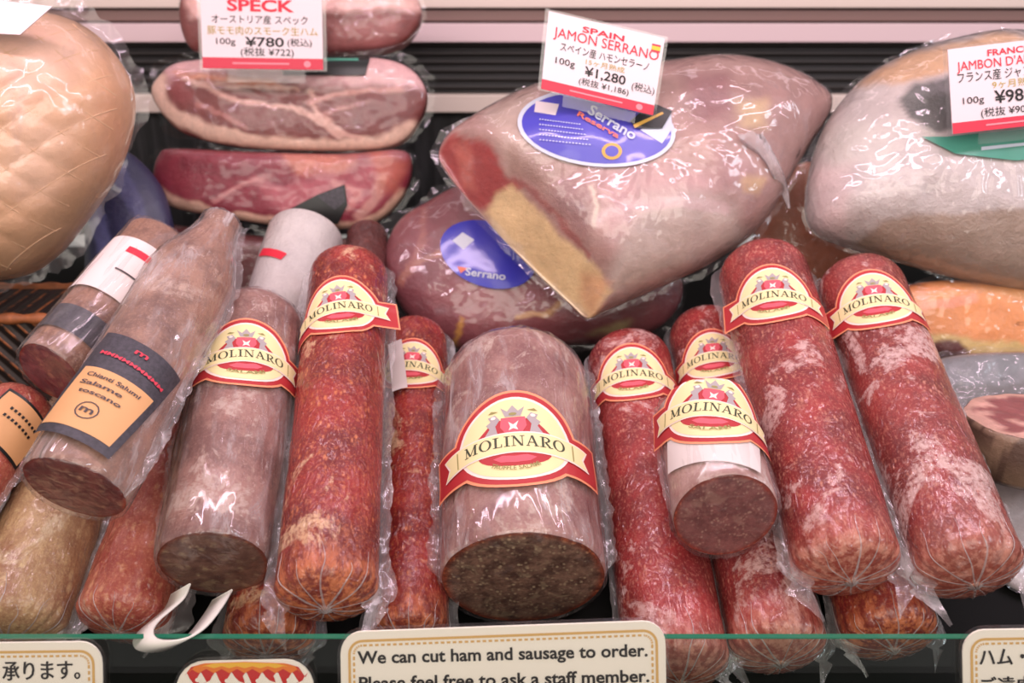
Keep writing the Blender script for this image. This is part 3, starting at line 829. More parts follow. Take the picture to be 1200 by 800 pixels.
# the stack of speck
Ham('ham_offcut', 'dark red packed ham lying under the stack of speck pieces', 'ham',
    [(168, 285), (172, 262), (260, 272), (380, 282), (440, 270), (454, 290), (440, 360), (300, 366), (190, 360)], 1.36, (104, 54, 56),
    [('poly', [(395, 250), (455, 245), (450, 320), (390, 320)], (96, 54, 46), 6)], tilt=12, Tf=.02, Tb=.09, p=6, seed=4, fin=.006, mat='speck', film='film_speck')
sp3 = Ham('speck_piece', 'dark pink speck piece with pale rind at the bottom of the speck stack', 'ham',
    [(180, 208), (186, 182), (205, 174), (300, 178), (400, 180), (470, 176), (482, 196), (472, 230), (445, 258), (410, 268), (340, 266), (270, 256), (210, 245), (190, 232)], 1.33, (134, 44, 60),
    [('poly', [(180, 150), (480, 150), (470, 185), (420, 200), (350, 196), (300, 180), (200, 178)], (150, 84, 88), 8, .9),
     ('poly', [(330, 178), (420, 186), (400, 206), (350, 204)], (196, 120, 100), 6, .8), ('poly', [(300, 215), (400, 205), (440, 190), (470, 200), (440, 240), (330, 250)], (176, 84, 96), 10, .8),
     ('line', [(185, 225), (215, 243), (270, 254), (340, 265), (410, 268), (446, 256), (474, 228)], (214, 170, 150), 10), ('line', [(420, 252), (440, 230), (450, 210)], (206, 150, 140), 10, .8),
     ('line', [(250, 235), (285, 215), (320, 205)], (190, 120, 120), 4, .8), ('line', [(215, 192), (280, 200), (340, 210)], (120, 44, 58), 8, .6), ('line', [(395, 215), (420, 225), (405, 245)], (200, 130, 126), 5, .7),
     ('poly', [(435, 175), (478, 190), (468, 225), (445, 225)], (186, 96, 70), 7, .6)], tilt=14, Tf=.02, Tb=.12, p=6, lump=.003, seed=5, fin=.012, mat='speck', film='film_speck')
sp3.decal('pack_label', [([(314, 259), (345, 242), (372, 228), (404, 216), (407, 240), (396, 262), (350, 264)], 0), ([(372, 230), (402, 217), (405, 236), (392, 246)], 1)], ['black_label', 'slate_label'])
sp2 = Ham('speck_piece', 'marbled brown speck piece with thick white rind in the middle of the stack', 'ham',
    [(178, 110), (186, 90), (208, 74), (260, 69), (360, 68), (440, 68), (480, 80), (500, 108), (492, 140), (470, 166), (430, 176), (350, 176), (280, 172), (225, 160), (198, 143)], 1.32, (116, 56, 52),
    [('poly', [(180, 60), (490, 50), (500, 105), (440, 98), (380, 105), (320, 92), (215, 84), (200, 100)], (206, 158, 158), 6),
     ('poly', [(205, 84), (320, 92), (330, 100), (215, 92)], (206, 132, 102), 5),
     ('line', [(186, 95), (190, 120), (210, 140), (250, 158), (310, 168), (390, 173), (450, 170), (480, 150)], (222, 184, 164), 13),
     ('line', [(195, 125), (230, 150), (300, 165)], (222, 184, 164), 10),
     ('line', [(215, 90), (245, 105), (290, 122), (350, 128), (360, 130), (400, 160)], (206, 160, 146), 4.5, .9), ('line', [(240, 98), (300, 100), (350, 104)], (196, 146, 132), 4, .7),
     ('line', [(362, 105), (370, 130), (400, 155), (420, 164)], (206, 160, 146), 5, .9), ('line', [(360, 118), (420, 106), (470, 104)], (196, 140, 130), 4, .8), ('line', [(375, 135), (430, 118)], (186, 130, 122), 3, .7), ('line', [(230, 122), (262, 136), (290, 148)], (176, 116, 108), 4, .7),
     ('poly', [(420, 115), (480, 108), (470, 150), (410, 155)], (112, 54, 56), 9, .6), ('poly', [(200, 92), (215, 90), (230, 118), (205, 118)], (140, 66, 66), 4, .8)], tilt=14, Tf=.016, Tb=.13, p=7, lump=.0025, seed=6, fin=.02, mat='speck', film='film_speck')
sp2.decal('pack_label', [([(330, 66), (434, 66), (428, 88), (332, 88)], 0), ([(334, 68), (420, 68), (420, 71), (334, 71)], 1)], ['black_label', 'teal'])
sp1 = Ham('speck_piece', 'smooth pink brown speck piece on top of the stack behind its price card', 'ham',
    [(212, 30), (212, 0), (226, -30), (350, -40), (455, -32), (484, -8), (494, 14), (486, 36), (462, 54), (400, 61), (320, 62), (250, 63), (224, 57)], 1.32, (124, 64, 60),
    [('poly', [(205, -40), (500, -40), (496, 14), (440, 10), (380, 14), (240, 14), (225, 22)], (222, 172, 164), 6), ('poly', [(380, 26), (470, 22), (450, 56), (390, 60)], (164, 100, 98), 8, .7)], tilt=14, Tf=.018, Tb=.12, p=6, lump=.003, seed=7, fin=.006, mat='speck', film='film_speck')

# dark ham under the serrano
h3 = Ham('cured_ham', 'dark maroon cured ham with a bright blue oval label under the largest ham', 'ham',
    [(450, 300), (466, 262), (500, 238), (545, 216), (600, 212), (690, 240), (780, 300), (800, 345), (770, 385), (710, 400), (640, 406), (565, 414), (520, 402), (482, 375), (456, 335)], 1.27, (126, 62, 68),
    [('line', [(470, 330), (490, 305), (520, 290)], (176, 112, 96), 6, .8), ('line', [(500, 250), (495, 285), (480, 310)], (160, 96, 88), 5, .7), ('poly', [(500, 330), (620, 345), (680, 370), (560, 385), (510, 360)], (146, 80, 84), 12, .7),
     ('line', [(540, 375), (532, 400), (525, 412)], (196, 140, 66), 5, .9), ('line', [(610, 372), (640, 368), (655, 355)], (206, 160, 110), 5, .9), ('poly', [(640, 380), (700, 372), (760, 350), (760, 390), (680, 405)], (110, 56, 60), 10, .8), ('poly', [(690, 390), (740, 375), (735, 395)], (170, 160, 110), 6, .6)],
    tilt=35, Tf=.045, Tb=.05, p=2.4, seed=9, fin=.016)
h3.decal('label', [(ell(572, 298, 58, 38, 36, rot=.32), 0), ([(530, 282), (542, 272), (556, 281), (543, 292)], 1), ([(536, 312), (548, 314), (540, 320)], 2)], ['blue', 'silver', 'coral'], texts=[('Serrano', (545, 322), (592, 328), 9, 1)])

# orange hams on the far side
Ham('ham_offcut', 'orange brown packed ham seen in the gap behind the whitish ham', 'ham',
    [(880, 300), (895, 240), (920, 205), (950, 190), (985, 220), (1010, 280), (1010, 345), (950, 352), (890, 345)], 1.34, (200, 120, 92), [('poly', [(900, 230), (930, 215), (930, 300), (900, 300)], (190, 122, 96), 8)], tilt=20, Tf=.03, Tb=.04, seed=11, fin=.008)
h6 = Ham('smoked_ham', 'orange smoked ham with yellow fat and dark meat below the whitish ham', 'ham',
    [(1030, 355), (1060, 336), (1120, 328), (1250, 338), (1330, 360), (1330, 415), (1230, 427), (1150, 427), (1080, 417), (1045, 395)], 1.155, (222, 142, 84),
    [('poly', [(1050, 394), (1115, 392), (1160, 400), (1200, 405), (1330, 405), (1330, 430), (1050, 430)], (206, 172, 108), 4), ('poly', [(1070, 402), (1125, 400), (1140, 420), (1080, 430)], (98, 48, 46), 4),
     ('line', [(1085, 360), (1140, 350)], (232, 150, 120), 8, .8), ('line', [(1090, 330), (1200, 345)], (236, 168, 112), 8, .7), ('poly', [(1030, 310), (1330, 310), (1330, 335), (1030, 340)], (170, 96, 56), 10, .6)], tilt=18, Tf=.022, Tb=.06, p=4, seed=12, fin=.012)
# serrano
h4 = Ham('serrano_ham', 'largest wrapped ham with violet oval label and a yellow fat cut edge', 'ham',
    [(514, 180), (532, 155), (575, 128), (625, 106), (700, 94), (770, 80), (850, 71), (920, 84), (966, 110), (972, 132), (948, 172), (928, 205), (908, 242), (880, 276), (830, 310), (760, 342), (705, 366), (688, 373), (668, 356), (630, 321), (590, 280), (550, 235), (525, 205)],
    1.17, (168, 130, 122),
    [('poly', [(790, 75), (960, 90), (975, 140), (920, 200), (840, 150), (790, 130)], (150, 112, 106), 16, .9), ('poly', [(700, 190), (800, 200), (880, 190), (830, 300), (720, 290)], (184, 142, 142), 25, .8),
     ('poly', [(750, 230), (880, 220), (870, 280), (720, 350), (710, 320)], (176, 158, 148), 14, .8), ('poly', [(560, 120), (625, 105), (640, 190), (600, 200)], (184, 158, 146), 14, .9), ('poly', [(640, 210), (700, 215), (690, 280), (650, 250)], (140, 100, 98), 10, .8), ('poly', [(600, 170), (660, 200), (640, 225), (600, 200)], (150, 116, 104), 8, .8), ('line', [(700, 260), (740, 240), (800, 235), (850, 245)], (200, 168, 168), 9, .7), ('line', [(690, 215), (700, 240), (698, 262)], (206, 184, 166), 4, .8), ('poly', [(800, 90), (850, 85), (860, 130), (820, 140)], (126, 78, 82), 10, .7),
     ('poly', [(860, 120), (900, 115), (895, 150), (870, 150)], (196, 164, 118), 9, .7), ('poly', [(870, 205), (895, 208), (885, 230), (872, 226)], (220, 184, 120), 5, .8), ('poly', [(840, 175), (900, 215), (880, 260), (830, 230)], (150, 104, 104), 12, .5),
     ('poly', [(514, 180), (532, 158), (575, 172), (598, 205), (612, 218), (585, 228), (568, 248), (545, 230)], (160, 66, 64), 4), ('poly', [(530, 170), (548, 168), (560, 225), (545, 220)], (196, 110, 96), 5, .7),
     ('poly', [(568, 250), (582, 226), (600, 214), (640, 256), (690, 305), (720, 340), (692, 375), (640, 332), (590, 282)], (226, 194, 146), 4), ('line', [(604, 208), (635, 235), (660, 262), (690, 300)], (150, 84, 80), 5, .85), ('line', [(575, 262), (620, 312), (680, 366)], (226, 200, 164), 7, .8),
     ('poly', [(680, 320), (720, 330), (694, 372), (682, 360)], (206, 150, 110), 6, .7)],
    center=(745, 205), tilt=32, Tf=.075, Tb=.05, p=3.0, lump=.005, seed=13, facet=([(514, 180), (550, 235), (590, 280), (688, 373)], 1.15), fin=.010, NA=220, NR=56)
h4.decal('label', [(ell(699, 150, 93, 45, 44, rot=.1), 1), (ell(699, 150, 88, 41, 40, rot=.1), 0), ([(628, 118), (655, 122), (651, 135), (626, 131)], 2), ([(750, 152), (786, 128), (788, 150), (776, 168)], 1), (ell(717, 177, 12, 10, 18), 3), (ell(717, 177, 8, 6.5, 14), 0)],
    ['blue_dk', 'silver', 'paper', 'gold', 'coral'], texts=[('Serrano', (688, 132), (742, 164), 12, 1), ('Reserva', (676, 135), (724, 162), 6, 4)] + [('lorem'[:0] or 'IIIIIIIIIIIIIIII', (632, 140+6*i), (680+3*i, 146+6*i), 1.2, 1) for i in range(5)])
h4.decal('corner_label', [([(738, 142), (764, 120), (788, 130), (776, 150), (746, 150)], 0), ([(742, 146), (744, 150), (778, 133), (776, 131)], 1)], ['black_label', 'gold'], lift=.0065)
tw = MB(); rows = [(878, 160, .012), (886, 168, .010), (896, 178, .007), (904, 190, .006), (912, 206, .0055), (919, 224, .004), (925, 244, .0012)]
for x, y, r in rows:
    p = h4.surf(x, y, .008)
    for k in range(14): tw.v.append(tuple(p+Vector((math.cos(2*PI*k/14), 0, .5*math.sin(2*PI*k/14)))*r*(1+.3*math.sin(5*2*PI*k/14))+Vector((0, -.5*r*math.sin(2*PI*k/14), 0))))
for j in range(len(rows)-1):
    for k in range(14): tw.f.append((j*14+k, j*14+(k+1) % 14, (j+1)*14+(k+1) % 14, (j+1)*14+k)); tw.m.append(0)
tw.build('film_twist', M['film_crease'], h4.root)
# wrapped ham on the other side
h5 = Ham('whole_ham', 'whitish film wrapped whole ham with a grey patch and brown underside', 'ham',
    [(944, 245), (950, 195), (968, 145), (1008, 95), (1060, 66), (1110, 50), (1180, 40), (1260, 60), (1310, 150), (1310, 260), (1270, 335), (1205, 340), (1130, 327), (1060, 308), (990, 288), (955, 272)], 1.16, (188, 174, 170),
    [('poly', [(1000, 100), (1060, 64), (1180, 36), (1260, 60), (1240, 100), (1130, 82), (1060, 95)], (204, 160, 124), 6), ('poly', [(1000, 290), (1030, 262), (1070, 250), (1130, 250), (1200, 242), (1320, 240), (1320, 350), (1100, 340)], (160, 136, 120), 5),
     ('poly', [(1051, 116), (1072, 98), (1140, 88), (1150, 150), (1100, 154), (1066, 138)], (88, 84, 82), 4), ('poly', [(960, 150), (1050, 140), (1050, 190), (970, 200)], (196, 186, 178), 14, .8), ('poly', [(950, 200), (1000, 190), (990, 285), (950, 265)], (206, 180, 178), 12, .8)],
    center=(1130, 190), tilt=28, Tf=.075, Tb=.06, p=2.8, lump=.005, seed=14, mat='ham_white', fin=.008)
h5.decal('pack_label', [([(1080, 160), (1110, 160), (1210, 150), (1260, 152), (1260, 182), (1190, 188), (1120, 180)], 0), ([(1150, 172), (1250, 162), (1250, 165), (1150, 176)], 1)], ['teal', 'silver'])

# ------------------------------------------------------------------ price cards
def card(label, corners, d, tilt, lines, band=True, extra=None, holder=True):
    n = Vector((0, -math.cos(math.radians(tilt)), math.sin(math.radians(tilt)))); c = sum((Vector(p) for p in corners), Vector((0, 0)))/4
    P0 = at(c.x, c.y, d); root = thing('price_card', label, 'price card', Matrix.Translation(P0), 'price cards on the hams')
    Q = [on_plane(x, y, P0, n)-P0 for x, y in corners]                    # top left, top right, bottom right, bottom left
    def fn(u, v, l=0.0): # v upwards
        return (Q[3]*(1-u)+Q[2]*u)*(1-v)+(Q[0]*(1-u)+Q[1]*u)*v + n*l
    mb = MB()
    g = 6; mb.add([fn(i/g, j/g, .0012) for j in range(g+1) for i in range(g+1)], [(j*(g+1)+i, j*(g+1)+i+1, (j+1)*(g+1)+i+1, (j+1)*(g+1)+i) for j in range(g) for i in range(g)], 0)
    mb.add([fn(i, j, 0) for j in (0, 1) for i in (0, 1)], [(0, 2, 3, 1)], 0)
    mb.add([fn(0,0,0), fn(1,0,0), fn(1,1,0), fn(0,1,0), fn(0,0,.0012), fn(1,0,.0012), fn(1,1,.0012), fn(0,1,.0012)], [(0,1,5,4), (1,2,6,5), (2,3,7,6), (3,0,4,7)], 0)
    if band:
        mb.add([fn(0, 0, .0016), fn(1, 0, .0016), fn(1, .13, .0016), fn(0, .13, .0016)], [(0, 1, 2, 3)], 4)
        mb.add([fn(.25, .055, .002), fn(.72, .055, .002), fn(.72, .075, .002), fn(.25, .075, .002)], [(0, 1, 2, 3)], 5)
        v, f = patch(ell(.87, .065, .03, .04, 10), 1); mb.add([fn(x, y, .002) for x, y in v], f, 5)
    asp = (Q[2]-Q[3]).length/(Q[0]-Q[3]).length
    for t, u0, u1, v, hh, mi, bold in lines:
        put_text(mb, t, lambda x, y: fn(x/asp, y, .0019), (u0*asp, v), (u1*asp, v), hh, mi, bold)
    if extra: extra(mb, fn)
    mb.build('card', [M[k] for k in ('paper', 'ink', 'red_ink', 'ochre', 'band_red', 'band_pale', 'yellow')], root, False)
    if holder:
        hb = MB(); e = .03
        hb.add([fn(-e, -.02, -.0006), fn(1+e, -.02, -.0006), fn(1+e, 1+e, -.0006), fn(-e, 1+e, -.0006), fn(-e, -.02, -.0018), fn(1+e, -.02, -.0018), fn(1+e, 1+e, -.0018), fn(-e, 1+e, -.0018)],
               [(0,1,2,3), (7,6,5,4), (0,4,5,1), (1,5,6,2), (2,6,7,3), (3,7,4,0)])
        hb.add([fn(.2, -.02, 0), fn(.85, -.02, 0), fn(.85, -.16, .001), fn(.2, -.16, .001), fn(.2, -.02, -.003), fn(.85, -.02, -.003), fn(.85, -.16, -.004), fn(.2, -.16, -.004)],
               [(3,2,1,0), (4,5,6,7), (0,1,5,4), (1,2,6,5), (2,3,7,6), (3,0,4,7)])
        hb.build('card_holder', M['acrylic'], root, False)
    return root
card('price card reading SPECK leaning on the top speck piece', [(234, -22), (377, -18), (379, 82), (238, 80)], 1.245, 8,
     [('SPECK', .22, .77, .675, .135, 2, .03), ('オーストリア産 スペック', .09, .88, .535, .08, 1, .0), ('豚モモ肉のスモーク生ハム', .05, .96, .405, .08, 3, .0), ('100g', .12, .28, .285, .075, 1, 0), ('¥780', .36, .68, .265, .11, 1, .015), ('(税込)', .71, .91, .28, .075, 1, .0), ('(税抜 ¥722)', .32, .76, .16, .08, 1, .0)])
def flag(mb, fn):
    for v0, v1, mi in ((.80, .825, 4), (.825, .875, 6), (.875, .90, 4)): mb.add([fn(.90, v0, .002), fn(.975, v0, .002), fn(.975, v1, .002), fn(.90, v1, .002)], [(0, 1, 2, 3)], mi)
card('price card reading JAMON SERRANO stuck in the largest ham', [(643, 13), (779, 45), (765, 135), (634, 104)], 1.075, 8,
     [('SPAIN', .3, .66, .84, .075, 2, .02), ('JAMON SERRANO', .06, .97, .70, .13, 2, .0), ('スペイン産 ハモンセラーノ', .13, .9, .55, .09, 1, .0), ('15ヶ月熟成', .36, .7, .45, .06, 3, .0), ('100g', .1, .27, .37, .085, 1, 0), ('¥1,280', .36, .72, .30, .12, 1, .012), ('(税込)', .78, .98, .27, .085, 1, .0), ('(税抜 ¥1,186)', .32, .76, .18, .075, 1, .0)], extra=flag)
card('price card reading FRANCE and JAMBON on the whitish ham', [(1110, 58), (1262, 40), (1272, 140), (1116, 157)], 1.05, 8,
     [('FRANCE', .3, .62, .87, .075, 2, .015), ("JAMBON D'AUVERGNE", .06, .96, .735, .11, 2, .0), ('フランス産 ジャンボンセック', .06, .96, .60, .10, 1, .0), ('9ヶ月熟成', .32, .66, .49, .075, 3, .0), ('100g', .09, .25, .34, .08, 1, 0), ('¥980', .33, .62, .31, .15, 1, .012), ('(税抜 ¥907)', .22, .62, .17, .085, 1, .0)])
card('blank white corner of a price card on the netted ham', [(-110, -12), (62, 8), (24, 41), (-120, 34)], 1.02, 20, [('100g', .62, .75, .3, .12, 1, 0)], band=False, holder=False)

# ------------------------------------------------------------------ sausages, lower layer first
G_LOW = 'salami in the lower row'; G_UP = 'salami in the upper row'
CRE = .030
s = Sausage('salami', 'red salami lying lowest between the two big mouldy salami, its knotted end low', 'salami', (1048, 762), (955, 470), .052, 58, 44, M['spicy'], seed=21, group=G_LOW, flap=.022, fins=.006)
s = Sausage('salami', 'red salami under the short cut salami, its crest label half hidden behind it', 'salami', (915, 778), (824, 374), .052, 58, 44, M['red'], seed=22, group=G_LOW, flap=.024, fins=.006)
s.crest(836, 418, .033, -6)
s = Sausage('salami', 'smooth red salami with a crest label beside the fat truffle salami', 'salami', (797, 800), (734, 402), .052, 62, 48, M['red_smooth'], seed=23, group=G_LOW, flap=.024, fins=.005, lump=.015)
s.crest(741, 438, .0355, -4)
s = Sausage('salami', 'thin dark red salami with a crest label and peeling white label back', 'salami', (479, 756), (485, 384), .048, 46, 38, M['spicy'], seed=24, group=G_LOW, flap=.02, fins=.008, bend=.004)
s.crest(482, 428, .032, -8)
s.shapes('label_back', 469, 432, .01, 4, [(bar(-.7, -3.4, .7, 3.4), 0)], ['white_paper'], lift=.007, step=1)
s = Sausage('salami', 'orange flecked salami end lying under the red salami behind the flame sign', 'salami', (312, 768), (352, 460), .05, 54, 42, M['spicy'], seed=25, group=G_LOW, flap=.022, fins=.008)
s = Sausage('sausage', 'long pink sausage in loose film running down beside the beige sausage', 'sausage', (138, 742), (246, 440), .056, 56, 44, M['pink_long'], seed=26, lump=.06, flap=.02, fins=.014, pleat=.03)
s = Sausage('sausage', 'thick beige sausage in loose film above the order sign', 'sausage', (8, 752), (116, 470), .058, 64, 52, M['beige'], seed=27, lump=.05, flap=.02, fins=.012)
s = Sausage('salami', 'pink red wrapped salami with a tan label at the edge beside the beige sausage', 'salami', (-92, 640), (36, 462), .125, 50, 40, M['pink_long'], seed=28, lump=.03, fins=.008)
s.shapes('label', 18, 500, .03, -12, [(bar(-1, -.9, 1, .9), 0), (bar(-.92, -.8, .92, .8), 1)], ['black_label', 'tan_label', 'ink'], texts=[('IIIIIIII', (-.5, .3), (.5, .3), .1, 2), ('IIIIIIII', (-.5, 0), (.5, 0), .1, 2)])
# at the back behind the labels
s = Sausage('salami', 'salami in a white printed wrapper behind the cut one with the crest label', 'salami', (316, 388), (360, 274), .06, 40, 45, M['paper_wrap'], seed=29, fins=0, far='flat')
s.shapes('label', 318, 296, .02, -25, [(bar(-1, -.3, 1, .25), 0)], ['red_ink', 'ink_soft'])
s = Sausage('salami', 'plain dark maroon salami standing behind the flagged red salami', 'salami', (418, 400), (432, 268), .045, 25, 24, M['maroon'], seed=30, fins=0)

# fat truffle salami
s = Sausage('truffle_salami', 'fattest salami cut across, dark speckled face above the English sign', 'salami', (613, 678), (603, 414), .082, 97, 80, M['truffle'], near='cut', cut=M['cut_truffle'], seed=31, lump=.035, film=M['film_milky'], fins=.012, flap=.0, tilt=2)
s.crest(603, 520, .050, 1, word='TRUFFLE SALAMI', lift=.0055)
# small cut one
s = Sausage('cut_salami', 'short cut salami with a white paper band lying over two red ones', 'salami', (850, 604), (822, 474), .15, 62, 52, M['white_pink'], near='cut', cut=M['cut_pink'], seed=32, tilt=14, film=M['film_clear'], fins=.006, flap=0, far='flat')
s.shapes('paper_band', 838, 520, .04, -14, [(bar(-1.15, -.5, 1.0, .8), 0)], ['white_paper'], lift=.003)
s.crest(834, 480, .040, -14, lift=.0042)
# big upper reds
s = Sausage('salami', 'big red salami with white mould patches next to the short cut salami', 'salami', (998, 682), (888, 302), .128, 64, 52, M['red'], seed=33, group=G_UP, flap=.034, fins=.009, lump=.018)
s.crest(906, 346, .0365, -10, tl=1.0)
s = Sausage('salami', 'big red salami with heavy mould and a crest label by the orange ham', 'salami', (1143, 686), (1000, 318), .128, 64, 50, M['red_mouldy'], seed=34, group=G_UP, flap=.034, fins=.009, lump=.018)
s.crest(1026, 352, .0365, -8, tl=1.1, tr=1.0)
# flagged red one
s = Sausage('salami', 'red orange flecked salami whose label sticks out sideways like a flag', 'salami', (381, 714), (410, 306), .132, 61, 45, M['spicy'], seed=35, group=G_UP, flap=.034, fins=.009, lump=.035)
s.crest(413, 360, .037, 8, tr=.55, th0=0.0)
# cut one with label
s = Sausage('cut_salami', 'greyish cut salami with a crest label leaning beside the flagged red one', 'salami', (250, 660), (302, 350), .126, 65, 56, M['grey_pink'], near='cut', cut=M['cut_grey'], seed=36, tilt=2, film=M['film_milky'], fins=.010, flap=0, neck=(.86, 1.04, .35))
s.crest(288, 418, .0385, 6, lift=.005)
# finocchiona with black label
s = Sausage('cut_salami', 'long brown cut salami with slate label and tan square in cloudy film', 'salami', (88, 572), (262, 258), .2, 62, 47, M['brown_casing'], near='cut', cut=M['cut_red'], seed=37, tilt=-2, film=M['film_milky'], fins=.010, flap=0, neck=(.7, .97, .45), far='flat')
s.shapes('label', 132, 462, .043, -12, [(bar(-.95, -1.25, .75, 1.25), 0), (bar(-.8, -1.05, .62, .35), 1)]+[(q, 2) for q in ring(-.08, -.62, .2, .2, .175, .175, n=14)], ['slate_label', 'tan_label', 'ink_soft', 'band_red'], lift=.006, step=.09,
    texts=[('m', (-.2, -.68), (.04, -.68), .16, 2), ('Chianti Salumi', (-.6, .12), (.42, .12), .1, 2), ('Salame', (-.6, -.08), (.2, -.08), .1, 2), ('toscano', (-.5, -.28), (.3, -.28), .1, 2), ('m', (-.2, .95), (.05, .95), .14, 3), ('MMMMMMMMM', (-.7, .68), (.6, .62), .085, 3)])
s = Sausage('cut_salami', 'smaller cut salami with white wrapper and dark band beside the wicker tray', 'salami', (58, 436), (192, 284), .17, 42, 42, M['brown_casing'], near='cut', cut=M['cut_dark'], seed=38, tilt=8, film=M['film_clear'], fins=.006, flap=0, far='flat')
s.shapes('dark_band', 108, 388, .04, 0, [(bar(-2.2, -.36, 2.2, .36), 0)], ['slate_label'], tl=3, tr=3, lift=.002)
s.shapes('white_wrapper', 160, 318, .04, 0, [(bar(-2.2, -1.0, 2.2, .8), 0), (bar(-.5, .3, .5, .5), 1), (bar(-.4, -.3, .1, -.25), 2)], ['white_paper', 'red_ink', 'ink_soft'], tl=3, tr=3, lift=.003)

# ------------------------------------------------------------------ pieces on the far side, strap
c0 = on_ramp(1207, 546, .068); rr = 84*depth(c0)/FPX
root = thing('coppa_piece', 'short round cut meat piece with grey mouldy side beside the big salami', 'meat', Matrix.Translation(c0))
mb = MB(); n = 96; rows = [(0, .0, .93), (0, .006, .985), (0, .03, 1.0), (0, .046, 1.0), (0, .051, .985), (0, .0525, .96)]
cols = []
for _, z, q in rows:
    for i in range(n):
        a = 2*PI*i/n; r = rr*q*(1+.04*N3(math.cos(a)*2, math.sin(a)*2, z*20)); mb.v.append((r*math.cos(a), r*math.sin(a)*.85, z)); cols.append(lin((140, 112, 94)) if N3(math.cos(a)*5, math.sin(a)*5, z*120) < .1 else lin((98, 74, 64)))
for j in range(len(rows)-1):
    for i in range(n): mb.f.append((j*n+i, j*n+(i+1) % n, (j+1)*n+(i+1) % n, (j+1)*n+i)); mb.m.append(0)
mb.f.append(tuple(range(n))[::-1]); mb.m.append(0)
mb.build('rind', M['ham_net'], root, cols=np.array(cols))
mb = MB(); cols = []; qs = [.965, .94, .9, .84, .76, .66, .55, .43, .3, .16, .04]
for q in qs:
    for i in range(n):
        a = 2*PI*i/n; r = rr*q*(1+.04*N3(math.cos(a)*2, math.sin(a)*2, 1.05)); x, y = r*math.cos(a), r*math.sin(a)*.85
        mb.v.append((x, y, .0525+.001*N3(x*80, y*80, 1))); t = N3(x*45+N3(x*30, y*30, 2), y*45, 4)
        f = float(sm(.0, .12, t)); k = float(sm(.8, .9, q)); c = np.array(lin((142, 78, 82)))*(1-f)+np.array(lin((214, 164, 152)))*f; cols.append(c*(1-k)+np.array(lin((206, 160, 146)))*k)
for j in range(len(qs)-1):
    for i in range(n): mb.f.append((j*n+i, j*n+(i+1) % n, (j+1)*n+(i+1) % n, (j+1)*n+i)); mb.m.append(0)
mb.f.append(tuple((len(qs)-1)*n+i for i in range(n))); mb.m.append(0)
mb.build('cut_face', M['ham'], root, cols=np.array(cols))
Ham('paper_pack', 'pale grey paper pack under the round cut meat piece', 'pack', [(1120, 560), (1160, 520), (1260, 515), (1290, 600), (1270, 700), (1190, 690), (1150, 640)], depth(on_ramp(1200, 600, .018)), (196, 180, 184), [], tilt=58, Tf=.012, Tb=.012, p=5, film='film_clear', seed=17, body='wrapper', fin=.004)
Ham('plastic_tray', 'grey plastic tray between the orange ham and the round cut meat piece', 'tray', [(1085, 440), (1105, 420), (1190, 414), (1250, 420), (1250, 470), (1180, 480), (1130, 500), (1108, 482)], 1.105, (120, 120, 124), [('poly', [(1085, 450), (1250, 450), (1250, 500), (1100, 500)], (96, 92, 92), 6)], tilt=50, Tf=.01, Tb=.015, p=6, film='film_clear', seed=19, body='tray_body', fin=.012)
def ribbon(mb, pts, wv, th=.0008):
    o = len(mb.v); n = len(pts)
    for i, p in enumerate(pts):
        z = (pts[min(i+1, n-1)]-pts[max(i-1, 0)]).normalized(); w_ = wv; nn = z.cross(w_).normalized()*th
        for q in (p-w_-nn, p+w_-nn, p+w_+nn, p-w_+nn): mb.v.append(tuple(q))
    for i in range(n-1):
        for k in range(4): mb.f.append((o+i*4+k, o+i*4+(k+1) % 4, o+(i+1)*4+(k+1) % 4, o+(i+1)*4+k)); mb.m.append(0)
    mb.f += [(o, o+1, o+2, o+3), (o+(n-1)*4+3, o+(n-1)*4+2, o+(n-1)*4+1, o+(n-1)*4)]; mb.m += [0, 0]
cp = [(212, 690), (205, 706), (190, 720), (176, 732), (168, 744), (172, 754), (190, 757), (212, 752), (232, 738), (250, 715), (262, 695)]
P = [at(x, y, d) for (x, y), d in zip(cp, (.885, .875, .86, .845, .83, .82, .815, .82, .835, .86, .885))]
pts = []
for i in range(len(P)-1):
    for k in range(6):
        p0, p1, p2, p3 = P[max(i-1, 0)], P[i], P[i+1], P[min(i+2, len(P)-1)]; t = k/6
        pts.append(.5*((2*p1)+(p2-p0)*t+(2*p0-5*p1+4*p2-p3)*t*t+(3*p1-p0-3*p2+p3)*t**3))
mb = MB(); ribbon(mb, pts, Vector((.010, -.004, .008))); tag(mb.build('hanging_strap', M['strap']), 'white curled plastic hanging strap between the pink sausage and flame sign', 'strap')

# ------------------------------------------------------------------ glass riser and the signs on it
GY = .695
def gp(px, py, y=GY): return on_plane(px, py, Vector((0, y, 0)), Vector((0, 1, 0)))
zt = gp(600, 748).z
root = thing('glass_riser', 'low clear glass riser with a green top edge in front of the sausages', 'glass panel', Matrix.Translation((0, GY, .705)))
b = MB(); b.box(-1.0, 1.0, 0, .005, .0, zt-.705-.0004); b.build('pane', M['glass'], root, False)
b = MB(); b.box(-1.0, 1.0, 0, .005, zt-.705-.0003, zt-.705+.0008); b.build('polished_edge', M['glass_edge'], root, False)

